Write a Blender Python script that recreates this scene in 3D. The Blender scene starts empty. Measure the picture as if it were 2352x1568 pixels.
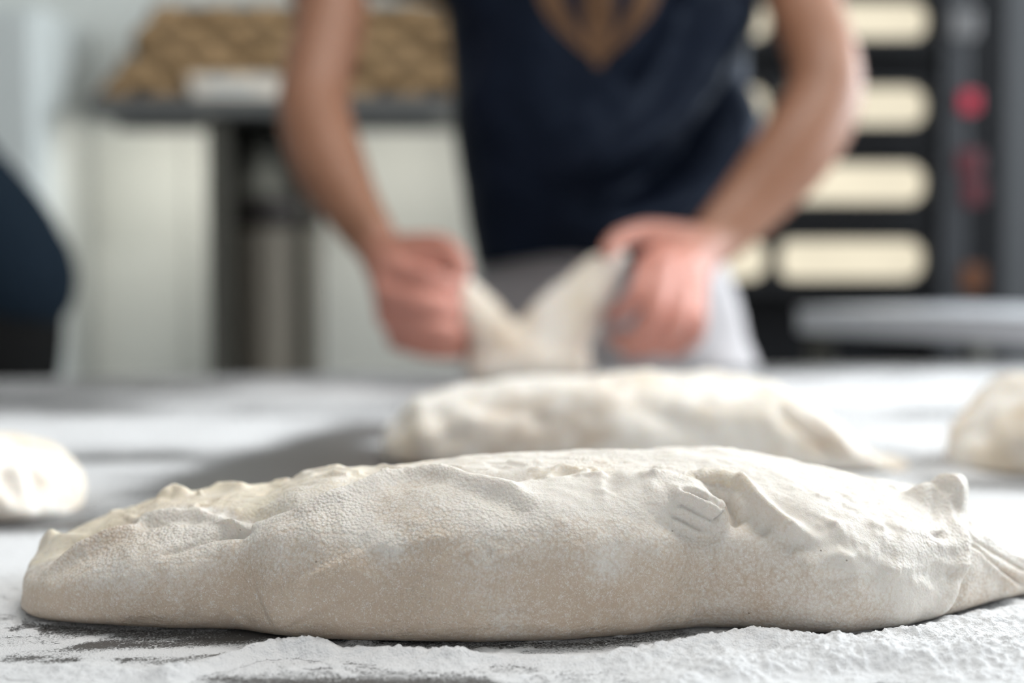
import bpy, bmesh, math, random
import numpy as np
from mathutils import Vector
from mathutils.bvhtree import BVHTree

# ------------------------------------------------------------------ camera, world, lights
SC = bpy.context.scene
COL = SC.collection
TZ = 0.90                       # height of the work table top above the floor
CAMZ = TZ + 0.137
F = 2352 * 50 / 36              # focal length in pixels
PITCH = math.atan(175 / F)

cd = bpy.data.cameras.new('camera'); cam = bpy.data.objects.new('camera', cd); COL.objects.link(cam)
cd.lens = 50; cd.sensor_width = 36; cd.clip_start = 0.02; cd.clip_end = 100
cam.location = (0, 0, CAMZ); cam.rotation_euler = (math.pi/2 - PITCH, 0, 0)
cd.dof.use_dof = True; cd.dof.focus_distance = 0.518; cd.dof.aperture_fstop = 3.9
SC.camera = cam

wd = bpy.data.worlds.new('world'); SC.world = wd; wd.use_nodes = True
bg = wd.node_tree.nodes['Background']; bg.inputs[0].default_value = (0.93, 0.96, 1.0, 1); bg.inputs[1].default_value = 0.66

def area(name, loc, target, sx, sy, energy, color):
    l = bpy.data.lights.new(name, 'AREA'); l.shape = 'RECTANGLE'; l.size = sx; l.size_y = sy
    l.energy = energy; l.color = color
    o = bpy.data.objects.new(name, l); COL.objects.link(o); o.location = loc
    o.rotation_euler = (Vector(target) - Vector(loc)).to_track_quat('-Z', 'Y').to_euler()
    return o
area('window_daylight', (2.56, 2.22, 1.90), (0.0, 1.60, 1.0), 2.3, 1.35, 92, (0.87, 0.94, 1.0))
area('ceiling_lamp', (0.45, 1.00, 2.80), (0.45, 1.00, 0), 1.3, 0.5, 18, (1.0, 0.97, 0.93))
cy = SC.cycles
cy.max_bounces = 5; cy.diffuse_bounces = 3; cy.glossy_bounces = 2; cy.transmission_bounces = 2
cy.caustics_reflective = False; cy.caustics_refractive = False
cy.use_adaptive_sampling = True; cy.adaptive_threshold = 0.08; cy.adaptive_min_samples = 16; cy.use_denoising = True

SC.view_settings.view_transform = 'Standard'; SC.view_settings.look = 'None'
SC.view_settings.exposure = 0.45; SC.view_settings.gamma = 1.0
SC.view_settings.use_curve_mapping = False

# ------------------------------------------------------------------ helpers
ca, sa = math.cos(PITCH), math.sin(PITCH)
def P(px, py, Y):
    """point at distance Y (world y) on the line of sight through a photograph pixel"""
    a = (px - 1176) / F; b = -(py - 784) / F
    dx, dy, dz = a, ca + b*sa, -sa + b*ca
    s = Y / dy
    return Vector((dx*s, Y, CAMZ + dz*s))
def onz(px, py, z=TZ):
    a = (px - 1176) / F; b = -(py - 784) / F
    dx, dy, dz = a, ca + b*sa, -sa + b*ca
    s = (z - CAMZ) / dz
    return Vector((dx*s, dy*s, z))
def proj(p):
    """numpy world points -> photograph pixels"""
    x = p[..., 0]; y = p[..., 1]; z = p[..., 2] - CAMZ
    d = y*ca - z*sa; v = y*sa + z*ca
    return 1176 + F*x/d, 784 - F*v/d, d

def smooth(t): return t*t*(3 - 2*t)
def vnoise(p, seed=0):
    """value noise -1..1 at points (...,3)"""
    i = np.floor(p).astype(np.int64); f = smooth(p - i)
    def h(a, b, c):
        n = (a*374761393 + b*668265263 + c*2147483647 + seed*974711) & 0xffffffff
        n = ((n ^ (n >> 13)) * 1274126177) & 0xffffffff
        n = ((n ^ (n >> 16)) * 2246822519) & 0xffffffff
        n = n ^ (n >> 15)
        return (n & 0xffff) / 32767.5 - 1
    r = 0
    for a in (0, 1):
        for b in (0, 1):
            for c in (0, 1):
                w = (f[..., 0] if a else 1-f[..., 0]) * (f[..., 1] if b else 1-f[..., 1]) * (f[..., 2] if c else 1-f[..., 2])
                r = r + w*h(i[..., 0]+a, i[..., 1]+b, i[..., 2]+c)
    return r
def fbm(p, octaves=4, seed=0, gain=0.5):
    r = 0; a = 1; q = p
    for k in range(octaves):
        r = r + a*vnoise(q, seed + k*17); a *= gain; q = q*2.03 + 11.3
    return r

def tag(o, label=None, cat=None, group=None, kind=None):
    if label: o['label'] = label
    if cat: o['category'] = cat
    if group: o['group'] = group
    if kind: o['kind'] = kind
    return o
def link(name, me, mat=None, parent=None, loc=None, shade=True):
    o = bpy.data.objects.new(name, me); COL.objects.link(o)
    if mat: me.materials.clear(); me.materials.append(mat)
    if parent: o.parent = parent
    if loc is not None: o.location = loc
    if shade and len(me.polygons): me.polygons.foreach_set('use_smooth', [True]*len(me.polygons))
    return o
def empty(name, loc=(0, 0, 0), rz=0):
    o = bpy.data.objects.new(name, None); COL.objects.link(o); o.location = loc; o.rotation_euler.z = rz
    o.empty_display_size = 0.05
    return o
def bm_mesh(name, bm):
    bmesh.ops.recalc_face_normals(bm, faces=bm.faces[:])
    me = bpy.data.meshes.new(name); bm.to_mesh(me); bm.free(); return me
def box_bm(x0, x1, y0, y1, z0, z1, bev=0.0, bm=None, seg=2):
    b2 = bmesh.new()
    bmesh.ops.create_cube(b2, size=1)
    for v in b2.verts:
        v.co = Vector(((x0+x1)/2 + v.co.x*(x1-x0), (y0+y1)/2 + v.co.y*(y1-y0), (z0+z1)/2 + v.co.z*(z1-z0)))
    if bev: bmesh.ops.bevel(b2, geom=b2.edges[:], offset=bev, segments=seg, profile=0.5, affect='EDGES')
    if bm is None: return b2
    me = bpy.data.meshes.new('t'); b2.to_mesh(me); b2.free(); bm.from_mesh(me); bpy.data.meshes.remove(me)
    return bm
def box(name, x0, x1, y0, y1, z0, z1, mat, parent=None, bev=0.0):
    return link(name, bm_mesh(name, box_bm(x0, x1, y0, y1, z0, z1, bev)), mat, parent, shade=False)
def lathe_bm(profile, n=48, bm=None, c=(0, 0, 0)):
    bm = bm or bmesh.new(); rings = []
    for r, z in profile:
        if r < 1e-6: rings.append([bm.verts.new((c[0], c[1], c[2]+z))])
        else: rings.append([bm.verts.new((c[0]+r*math.cos(2*math.pi*k/n), c[1]+r*math.sin(2*math.pi*k/n), c[2]+z)) for k in range(n)])
    for a, b in zip(rings, rings[1:]):
        for k in range(n):
            k2 = (k+1) % n
            if len(a) == 1 and len(b) == 1: continue
            if len(a) == 1: bm.faces.new((a[0], b[k], b[k2]))
            elif len(b) == 1: bm.faces.new((a[k], b[0], a[k2]))
            else: bm.faces.new((a[k], b[k], b[k2], a[k2]))
    return bm
def catmull(pts, n):
    """resample a list of tuples (any dimension) with a Catmull-Rom spline, n points per span"""
    p = np.array(pts, float); out = []
    m = len(p)
    for i in range(m-1):
        p0, p1, p2, p3 = p[max(i-1, 0)], p[i], p[i+1], p[min(i+2, m-1)]
        for k in range(n):
            t = k/n
            out.append(0.5*((2*p1) + (-p0+p2)*t + (2*p0-5*p1+4*p2-p3)*t*t + (-p0+3*p1-3*p2+p3)*t**3))
    out.append(p[-1])
    return np.array(out)
def loft_bm(bm, pts, n=16, side=None, span=5):
    """closed tube with rounded ends through pts = (x,y,z,rx,ry); rx along 'side', ry across"""
    q = catmull(pts, span); q[:, 3:] = np.maximum(q[:, 3:], 1e-3)
    # rounded end caps
    def cap(a, b):
        d = a[:3]-b[:3]; d = d/np.linalg.norm(d); r = min(a[3], a[4]); o = []
        for t in (0.35, 0.65, 0.88, 0.99):
            s = a.copy(); s[:3] = a[:3] + d*r*t; k = math.sqrt(1-t*t); s[3:] = a[3:]*k; o.append(s)
        return o
    q = np.array(cap(q[0], q[1])[::-1] + list(q) + cap(q[-1], q[-2]))
    c = q[:, :3]; T = np.gradient(c, axis=0); T /= np.linalg.norm(T, axis=1)[:, None]
    ref = np.array(side if side is not None else (1, 0, 0), float)
    rings = []
    U = None
    for i in range(len(q)):
        if side is not None or U is None:
            U = ref - T[i]*ref.dot(T[i])
            if np.linalg.norm(U) < 0.15: U = np.array((0, 0, 1.)) - T[i]*T[i][2]
        else: U = U - T[i]*U.dot(T[i])
        U = U/np.linalg.norm(U); V = np.cross(T[i], U)
        rings.append([bm.verts.new(c[i] + U*q[i, 3]*math.cos(a) + V*q[i, 4]*math.sin(a)) for a in np.arange(n)*2*math.pi/n])
    for a, b in zip(rings, rings[1:]):
        for k in range(n): bm.faces.new((a[k], a[(k+1) % n], b[(k+1) % n], b[k]))
    bm.faces.new(rings[0][::-1]); bm.faces.new(rings[-1])
def fuse(bm, voxel, smooth_it=6, fac=0.5):
    """one continuous surface from overlapping closed pieces"""
    bmesh.ops.recalc_face_normals(bm, faces=bm.faces[:])
    me = bpy.data.meshes.new('fuse_src'); bm.to_mesh(me); bm.free()
    o = bpy.data.objects.new('fuse_tmp', me); COL.objects.link(o)
    r = o.modifiers.new('r', 'REMESH'); r.mode = 'VOXEL'; r.voxel_size = voxel
    if smooth_it:
        s = o.modifiers.new('s', 'SMOOTH'); s.iterations = smooth_it; s.factor = fac
    dg = bpy.context.evaluated_depsgraph_get(); dg.update()
    m2 = bpy.data.meshes.new_from_object(o.evaluated_get(dg))
    bpy.data.objects.remove(o); bpy.data.meshes.remove(me)
    return m2
def coords(me):
    a = np.empty(len(me.vertices)*3, np.float32); me.vertices.foreach_get('co', a); return a.reshape(-1, 3).astype(float)
def normals(me):
    a = np.empty(len(me.vertices)*3, np.float32); me.vertex_normals.foreach_get('vector', a); return a.reshape(-1, 3).astype(float)
def setco(me, c): me.vertices.foreach_set('co', c.astype(np.float32).ravel()); me.update()
def fattr(me, name, val):
    a = me.attributes.new(name, 'FLOAT', 'POINT'); a.data.foreach_set('value', np.asarray(val, np.float32).ravel())
def seg_dist(p, pts):
    """distance from points to a polyline, and the parameter along it 0..1"""
    pts = np.asarray(pts, float); L = np.r_[0, np.cumsum(np.linalg.norm(np.diff(pts, axis=0), axis=1))]
    best = np.full(len(p), 1e9); par = np.zeros(len(p))
    if len(pts) == 1: return np.linalg.norm(p - pts[0], axis=1), par
    for i in range(len(pts)-1):
        a = pts[i]; d = pts[i+1]-a; t = np.clip(((p-a)@d)/max(d@d, 1e-12), 0, 1)
        q = np.linalg.norm(p - a - t[:, None]*d, axis=1); m = q < best
        best[m] = q[m]; par[m] = ((L[i] + t*(L[i+1]-L[i]))/L[-1])[m]
    return best, par

# ------------------------------------------------------------------ materials
class N:
    def __init__(s, name):
        s.m = bpy.data.materials.new(name); s.m.use_nodes = True; s.t = s.m.node_tree
        s.b = s.t.nodes['Principled BSDF']
    def n(s, t, **kw):
        x = s.t.nodes.new(t)
        for k, v in kw.items():
            if isinstance(k, str) and hasattr(x, k): setattr(x, k, v)
        return x
    def l(s, a, b): s.t.links.new(a, b)
    def co(s, kind='Object'):
        return s.n('ShaderNodeTexCoord').outputs[kind]
    def noise(s, scale, detail=4, rough=0.55, co=None, stretch=None):
        x = s.n('ShaderNodeTexNoise'); x.inputs['Scale'].default_value = scale
        x.inputs['Detail'].default_value = detail; x.inputs['Roughness'].default_value = rough
        c = co or s.co()
        if stretch:
            m = s.n('ShaderNodeMapping'); m.inputs['Scale'].default_value = stretch; s.l(c, m.inputs[0]); c = m.outputs[0]
        s.l(c, x.inputs['Vector']); return x.outputs['Fac']
    def ramp(s, fac, stops):
        r = s.n('ShaderNodeValToRGB'); e = r.color_ramp.elements
        while len(e) < len(stops): e.new(0.5)
        for k, (p, c) in enumerate(stops):
            e[k].position = p; e[k].color = (c, c, c, 1) if isinstance(c, (int, float)) else (*c, 1)
        s.l(fac, r.inputs[0]); return r.outputs['Color']
    def mix(s, fac, a, b, mode='MIX'):
        x = s.n('ShaderNodeMix'); x.data_type = 'RGBA'; x.blend_type = mode
        for i, v in ((0, fac), (6, a), (7, b)):
            if hasattr(v, 'type') or hasattr(v, 'is_linked'): s.l(v, x.inputs[i])
            else: x.inputs[i].default_value = v if i == 0 else (*v, 1)
        return x.outputs[2]
    def math(s, op, a, b=0.0, c=0.0):
        x = s.n('ShaderNodeMath'); x.operation = op
        for i, v in enumerate((a, b, c)):
            if hasattr(v, 'is_linked'): s.l(v, x.inputs[i])
            else: x.inputs[i].default_value = v
        return x.outputs[0]
    def attr(s, name):
        x = s.n('ShaderNodeAttribute'); x.attribute_name = name; return x.outputs['Fac']
    def bump(s, h, strength, dist, prev=None):
        x = s.n('ShaderNodeBump'); x.inputs['Strength'].default_value = strength; x.inputs['Distance'].default_value = dist
        s.l(h, x.inputs['Height'])
        if prev: s.l(prev, x.inputs['Normal'])
        return x.outputs[0]
    def set(s, **kw):
        for k, v in kw.items():
            i = s.b.inputs[k.replace('_', ' ')]
            if hasattr(v, 'is_linked'): s.l(v, i)
            else: i.default_value = v if not isinstance(v, tuple) or len(v) == 4 else ((*v, 1) if i.type == 'RGBA' else v)
        return s
def simple(name, color, rough=0.6, metal=0.0, var=0.08, scale=8, bump=0.0, bscale=60, spec=0.5, stretch=None):
    m = N(name); c = np.array(color)
    f = m.noise(scale, stretch=stretch)
    m.set(Base_Color=m.mix(f, tuple(c*(1-var)), tuple(np.minimum(c*(1+var), 1))), Roughness=rough, Metallic=metal)
    m.b.inputs['Specular IOR Level'].default_value = spec
    if bump: m.set(Normal=m.bump(m.noise(bscale, 5), bump, 0.002))
    return m.m

def dough_mat(name, fine=True):
    m = N(name); co = m.co()
    big = m.noise(22, 4, 0.6, co); mid = m.noise(95, 5, 0.65, co)
    base = m.mix(m.ramp(big, [(0.3, 0.0), (0.7, 1.0)]), (0.60, 0.475, 0.36), (0.70, 0.58, 0.46))
    base = m.mix(m.attr('wet'), base, (0.85, 0.765, 0.61))
    fl = m.attr('flour')
    if fine:
        f1 = m.noise(520, 4, 0.7, co); v = m.n('ShaderNodeTexVoronoi'); v.inputs['Scale'].default_value = 820
        v.feature = 'SMOOTH_F1'; v.inputs['Smoothness'].default_value = 0.5; v.inputs['Randomness'].default_value = 1.0
        m.l(co, v.inputs['Vector']); vd = v.outputs['Distance']
        f2 = m.noise(2500, 3, 0.6, co)
        # flour dust: smooth film plus flecks caught on the skin
        k = m.math('ADD', m.math('MULTIPLY', mid, 0.32), m.math('MULTIPLY', f1, 0.55))
        k = m.math('ADD', k, m.math('MULTIPLY_ADD', fl, 0.95, -0.80))
        k = m.math('ADD', k, m.math('MULTIPLY_ADD', vd, -0.55, 0.24))
        film = m.ramp(m.math('ADD', k, 0.32), [(0.2, 0.0), (0.75, 0.95)])
        col = m.mix(film, base, (0.83, 0.78, 0.71))
        sp = m.ramp(m.math('ADD', m.math('MULTIPLY', f2, 0.75), m.math('MULTIPLY', f1, 0.35)), [(0.585, 0.0), (0.675, 0.8)])
        sp = m.math('MULTIPLY', sp, m.ramp(m.attr('wet'), [(0.2, 1.0), (0.8, 0.25)]))
        col = m.mix(sp, col, (0.90, 0.87, 0.83))
        dk = m.n('ShaderNodeTexVoronoi'); dk.inputs['Scale'].default_value = 75; m.l(co, dk.inputs['Vector'])
        col = m.mix(m.ramp(dk.outputs['Distance'], [(0.018, 0.8), (0.036, 0.0)]), col, (0.25, 0.19, 0.14))
        peb = m.attr('pebble')
        nb = m.bump(m.noise(300, 5, 0.6, co), 0.25, 0.0012)
        vb = m.n('ShaderNodeBump'); vb.inputs['Distance'].default_value = 0.0011; vb.invert = True
        m.l(m.math('MULTIPLY_ADD', peb, 0.8, 0.04), vb.inputs['Strength']); m.l(vd, vb.inputs['Height']); m.l(nb, vb.inputs['Normal'])
        nb = m.bump(m.math('ADD', f1, m.math('MULTIPLY', f2, 0.9)), 0.55, 0.0006, vb.outputs[0])
    else:
        k = m.math('MULTIPLY_ADD', fl, 0.8, m.math('MULTIPLY_ADD', mid, 0.9, -0.55))
        col = m.mix(m.ramp(k, [(0.1, 0.0), (0.6, 0.95)]), base, (0.88, 0.84, 0.78))
        nb = m.bump(m.noise(180, 5, 0.6, co), 0.25, 0.002)
    m.set(Base_Color=col, Roughness=0.55, Normal=nb)
    m.b.inputs['Specular IOR Level'].default_value = 0.36
    m.b.inputs['Subsurface Weight'].default_value = 0.18
    m.b.inputs['Subsurface Radius'].default_value = (1.0, 0.6, 0.35)
    m.b.inputs['Subsurface Scale'].default_value = 0.004
    return m.m
M_DOUGH = dough_mat('floured dough skin')
M_DOUGH_FAR = dough_mat('floured dough skin soft', False)

def table_mat():
    m = N('dark table top dusted with flour'); co = m.co()
    steel = m.mix(m.noise(14, 5, 0.6, co, (1, 6, 1)), (0.075, 0.072, 0.070), (0.12, 0.116, 0.112))
    cov = m.attr('cover')
    f1 = m.noise(70, 5, 0.65, co, (0.55, 1, 1)); f2 = m.noise(1000, 4, 0.75, co); f3 = m.noise(330, 3, 0.6, co)
    k = m.math('ADD', cov, m.math('MULTIPLY_ADD', f1, 0.5, -0.25))
    k = m.math('ADD', k, m.math('MULTIPLY_ADD', f2, 3.0, -1.5))
    k = m.math('ADD', k, m.math('MULTIPLY_ADD', f3, 0.9, -0.45))
    msk = m.ramp(k, [(0.28, 0.0), (0.62, 1.0)])
    col = m.mix(msk, steel, m.mix(f3, (0.76, 0.765, 0.775), (0.86, 0.86, 0.865)))
    m.set(Base_Color=col, Roughness=m.ramp(msk, [(0.0, 0.42), (0.6, 0.95)]), Normal=m.bump(m.math('MULTIPLY', m.noise(1100, 3, 0.6, co), msk), 0.9, 0.0010))
    return m.m
M_TABLE = table_mat()
def skin_mat():
    m = N('skin'); co = m.co()
    f = m.noise(16, 4, 0.6, co)
    base = m.mix(f, (0.225, 0.098, 0.050), (0.30, 0.145, 0.088))
    base = m.mix(m.attr('pink'), base, (0.60, 0.26, 0.205))
    m.set(Base_Color=base, Roughness=0.5, Normal=m.bump(m.noise(600, 3, 0.6, co), 0.15, 0.001))
    m.b.inputs['Subsurface Weight'].default_value = 0.12; m.b.inputs['Subsurface Radius'].default_value = (1, .35, .2)
    m.b.inputs['Subsurface Scale'].default_value = 0.006
    return m.m
M_SKIN = skin_mat()
def cloth(name, c0, c1, rough=0.85, sheen=0.3, spec=0.3):
    m = N(name); co = m.co()
    m.set(Base_Color=m.mix(m.noise(9, 4, 0.6, co), c0, c1), Roughness=rough, Normal=m.bump(m.noise(900, 2, 0.5, co), 0.25, 0.0008))
    m.b.inputs['Sheen Weight'].default_value = sheen; m.b.inputs['Sheen Roughness'].default_value = 0.45
    m.b.inputs['Specular IOR Level'].default_value = spec
    return m.m
M_SHIRT = cloth('navy cotton', (0.004, 0.0055, 0.0105), (0.007, 0.0105, 0.022), 0.50, 0.0, 0.13)
for n_ in M_SHIRT.node_tree.nodes:
    if n_.type == 'BSDF_PRINCIPLED': n_.inputs['Specular Tint'].default_value = (0.55, 0.72, 1.0, 1); n_.inputs['Sheen Roughness'].default_value = 0.28
M_TROUSERS = cloth('pale grey twill', (0.47, 0.44, 0.44), (0.56, 0.53, 0.54))
M_PRINT = simple('tan shirt print', (0.20, 0.105, 0.052), 0.8, var=0.15, scale=40)
M_NAVY2 = cloth('dark navy fleece', (0.006, 0.012, 0.02), (0.009, 0.017, 0.028), 0.9, 0.0, 0.1)
M_BLACK2 = cloth('black twill', (0.006, 0.006, 0.006), (0.009, 0.009, 0.009), 0.9, 0.0, 0.1)
M_HAIR = simple('dark brown hair', (0.05, 0.03, 0.02), 0.6, var=0.3, scale=80)
M_EYE = simple('eye white', (0.85, 0.83, 0.8), 0.2)
M_IRIS = simple('dark iris', (0.05, 0.03, 0.02), 0.2)
M_SHOE = simple('black leather', (0.02, 0.02, 0.02), 0.45)
M_WALL = simple('pale grey green wall panel', (0.83, 0.86, 0.82), 0.55, var=0.04, scale=2.5, bump=0.05, bscale=30)
M_WALLS = simple('grey painted wall', (0.42, 0.43, 0.42), 0.7, var=0.04, scale=3, bump=0.05)
M_CEIL = simple('white ceiling', (0.8, 0.8, 0.78), 0.8, var=0.03)
M_FLOOR = simple('pale grey floor tile', (0.55, 0.545, 0.52), 0.5, var=0.12, scale=5)
M_GROUT = simple('dark grout', (0.12, 0.12, 0.115), 0.8)
M_WHITE = simple('white enamel', (0.66, 0.70, 0.69), 0.4, var=0.03)
M_STEEL = simple('brushed stainless steel', (0.66, 0.67, 0.70), 0.42, 0.45, 0.06, 6, stretch=(1, 12, 12))
M_STEELD = simple('dull grey steel', (0.075, 0.072, 0.06), 0.55, 0.3, 0.1, 6)
M_BIN = simple('warm brushed steel bin', (0.36, 0.325, 0.275), 0.5, 0.45, 0.06, 5, stretch=(10, 10, 1))
M_OVEN = simple('black oven enamel', (0.006, 0.0065, 0.008), 0.4, var=0.2, scale=5, spec=0.2)
M_OVENG = simple('dark grey control panel', (0.018, 0.020, 0.024), 0.4, var=0.1)
M_OVENT = simple('grey oven side trim', (0.04, 0.043, 0.047), 0.5)
M_BLACK = simple('black plastic', (0.014, 0.011, 0.010), 0.5, var=0.2)
M_WICKER = simple('tan wicker strip', (0.40, 0.255, 0.125), 0.6, var=0.28, scale=26, bump=0.4, bscale=120)
M_WICKERD = simple('dark wicker core', (0.075, 0.045, 0.022), 0.8, var=0.2, scale=20)
M_SHELF = simple('grey shelf board', (0.13, 0.133, 0.13), 0.5, var=0.06)
M_CREAM = simple('cream plastic', (0.86, 0.79, 0.69), 0.5, var=0.03)
M_BOWL = simple('dull green grey tin', (0.20, 0.20, 0.175), 0.45, 0.2, 0.08)
def emit(name, color, strength, grad=0.0):
    m = N(name); f = m.noise(7, 3)
    m.set(Base_Color=(0.02, 0.02, 0.02), Emission_Color=m.mix(f, tuple(np.array(color)*(1-grad)), color))
    m.b.inputs['Emission Strength'].default_value = strength; m.b.inputs['Roughness'].default_value = 0.2
    return m.m
M_LIT = emit('lit oven chamber glass', (1.0, 0.90, 0.68), 0.76, 0.3)
M_LITDIM = emit('dim lit oven glass', (0.9, 0.88, 0.80), 0.42, 0.2)
M_RED = emit('red led display', (1.0, 0.02, 0.10), 0.36)
M_REDDIM = emit('dim red led display', (1.0, 0.04, 0.14), 0.07)
M_AMBER = emit('amber indicator', (1.0, 0.30, 0.03), 0.08)
M_PANELGLINT = emit('grey glowing glint', (0.75, 0.78, 0.82), 0.16)  # pale reflection on the oven panel, painted as a glowing patch
def glass():
    m = N('window glass'); m.set(Base_Color=(1, 1, 1), Roughness=0.0); m.b.inputs['Transmission Weight'].default_value = 1.0
    m.b.inputs['IOR'].default_value = 1.1
    return m.m

# ------------------------------------------------------------------ room
XL, XR, YF, YB, CZ = -2.5, 2.6, -2.6, 3.50, 2.9
def structure(o): o['kind'] = 'structure'; return o
fl = structure(box('floor', XL, XR, YF, YB, -0.06, -0.004, M_GROUT))
tile_me = bm_mesh('tile', box_bm(-0.292, 0.292, -0.292, 0.292, -0.02, 0.0, 0.003))
tile_me.materials.append(M_FLOOR)
for i in range(8):
    for j in range(5):
        t = bpy.data.objects.new('tile', tile_me); COL.objects.link(t); t.parent = fl
        t.location = (XL + 0.3 + i*0.6 + 0.15, YB - 0.3 - j*0.6, 0)
structure(box('ceiling', XL, XR, YF, YB, CZ, CZ+0.06, M_CEIL))
wb = structure(box('wall_back', XL, XR, YB, YB+0.08, 0, CZ, M_GROUT))
for k in range(6):      # pale wall panels with narrow joints
    x0 = XL + k*0.85
    box('panel', x0+0.002, x0+0.848, YB-0.012, YB, 0.0, CZ, M_WALL, wb, 0.002)
structure(box('wall_left', XL-0.08, XL, YF, YB, 0, CZ, M_WALLS))
bm = bmesh.new()
for a in ((YF, 1.02, 0, CZ), (3.42, YB, 0, CZ), (1.02, 3.42, 0, 1.12), (1.02, 3.42, 2.62, CZ)):
    box_bm(XR, XR+0.1, a[0], a[1], a[2], a[3], 0, bm)
structure(link('wall_right', bm_mesh('wall_right', bm), M_WALLS, shade=False))
bm = bmesh.new()
for a in ((1.02, 1.07, 1.12, 2.62), (3.37, 3.42, 1.12, 2.62), (1.07, 3.37, 1.12, 1.17), (1.07, 3.37, 2.57, 2.62), (2.20, 2.24, 1.17, 2.57)):
    box_bm(XR+0.01, XR+0.07, *a, 0, bm)
structure(link('window_1', bm_mesh('window_1', bm), M_WHITE, shade=False))

# ------------------------------------------------------------------ work table
EA, EB = Vector((-0.61, 1.70)), Vector((0.40, 1.93))          # far edge of the table seen in the photograph
ed = (EB-EA).normalized(); en = Vector((-ed.y, ed.x))
table_rz = math.atan2(ed.y, ed.x)
tab = empty('work_table', (EA.x + ed.x*0.5, EA.y + ed.y*0.5, 0), table_rz)
tag(tab, 'dark-topped baking work table dusted with white flour', 'table')
L0, L1, W = -1.05, 1.05, 1.82
def dome(px, py, r0, r1, x, y): return 0
xs = np.linspace(L0, L1, 421); ys = np.linspace(-W, 0, 367)
gx, gy = np.meshgrid(xs, ys, indexing='ij')
wx = tab.location.x + gx*math.cos(table_rz) - gy*math.sin(table_rz)
wy = tab.location.y + gx*math.sin(table_rz) + gy*math.cos(table_rz)
def table_pts(pl): return np.array([onz(*p)[:2] for p in pl])
def streak(q, pl, w):
    d, t = seg_dist(q, table_pts(pl)); return np.exp(-(d/w)**2)
def cover_fn(q):
    """flour cover on the table at points q (n,2), thinned for painted loaf shade"""
    q3 = np.c_[q, np.zeros(len(q))]
    c = 0.72 + 0.26*fbm(q3*np.array((5, 9, 1)), 4, 3) + 0.12*fbm(q3*np.array((18, 34, 1)), 3, 9)
    px, py, _ = proj(np.c_[q, np.full(len(q), TZ)])
    # bare, swept patches, and further down shade painted along the loaves
    c -= 0.95*streak(q, [(470, 1125), (620, 1075), (760, 1010), (880, 985)], 0.036)
    c -= 0.75*streak(q, [(700, 1090), (900, 1060)], 0.05)
    c -= 0.25*streak(q, [(820, 960), (1000, 930)], 0.05)
    c -= 0.55*streak(q, [(60, 1440), (200, 1450), (420, 1460), (600, 1460)], 0.007)
    for pl_, w_, k_ in (([(206, 1478), (380, 1482), (560, 1470)], 0.0040, -0.80), ([(0, 1496), (120, 1482), (230, 1463)], 0.0030, 0.60), ([(224, 1500), (380, 1497), (516, 1492)], 0.0022, 0.7),
                        ([(26, 1511), (170, 1517), (390, 1517), (516, 1503), (600, 1485)], 0.0030, -0.75), ([(150, 1490), (230, 1488)], 0.003, -0.5)):
        c += k_*streak(q, pl_, w_)
    c -= 0.7*streak(q, [(500, 1560), (640, 1572), (1100, 1572)], 0.006)
    c -= 0.62*streak(q, [(560, 1446), (700, 1462), (1100, 1484), (1350, 1480), (1560, 1455)], 0.0055)  # contact shade along the nearest loaf, painted as missing flour
    c -= 0.6*streak(q, [(300, 1390), (1200, 1360), (2000, 1350)], 0.014)  # same painted shade continued under the loaf
    c -= 0.45*streak(q, [(-100, 1210), (180, 1205)], 0.02)  # contact shade painted along the foot of the left loaf
    c -= 0.60*streak(q, [(2180, 1110), (2500, 1120)], 0.02)  # shadow line of the right loaf, painted as missing flour
    far = np.clip((q@np.array(en) - (np.array(EA)@np.array(en) - 0.28))/0.28, 0, 1)
    c -= 0.55*far
    c -= 0.45*streak(q, [(0, 925), (180, 940)], 0.06) + 0.3*streak(q, [(240, 1050), (400, 1045)], 0.02)
    return np.clip(c, -0.3, 1.3)
verts = np.stack([gx, gy, np.full_like(gx, TZ)], -1).reshape(-1, 3)
ii = np.arange(len(xs)*len(ys)).reshape(len(xs), len(ys))
faces = np.stack([ii[:-1, :-1], ii[1:, :-1], ii[1:, 1:], ii[:-1, 1:]], -1).reshape(-1, 4)
top = bpy.data.meshes.new('table_top'); top.from_pydata(verts.tolist(), [], faces.tolist())
fattr(top, 'cover', cover_fn(np.stack([wx, wy], -1).reshape(-1, 2)))
tt = link('table_top', top, M_TABLE, tab)
box('apron', L0+0.05, L1-0.05, -W+0.05, -0.05, TZ-0.12, TZ-0.041, M_STEELD, tab, 0.003)
box('slab', L0, L1, -W, 0, TZ-0.04, TZ-0.0006, M_SHELF, tab, 0.004)
leg_me = bm_mesh('leg', box_bm(-0.03, 0.03, -0.03, 0.03, 0.0, TZ-0.12, 0.004)); leg_me.materials.append(M_STEELD)
for x in (L0+0.12, L1-0.12):
    for y in (-W+0.12, -0.12):
        o = bpy.data.objects.new('leg', leg_me); COL.objects.link(o); o.parent = tab; o.location = (x, y, 0)

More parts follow.
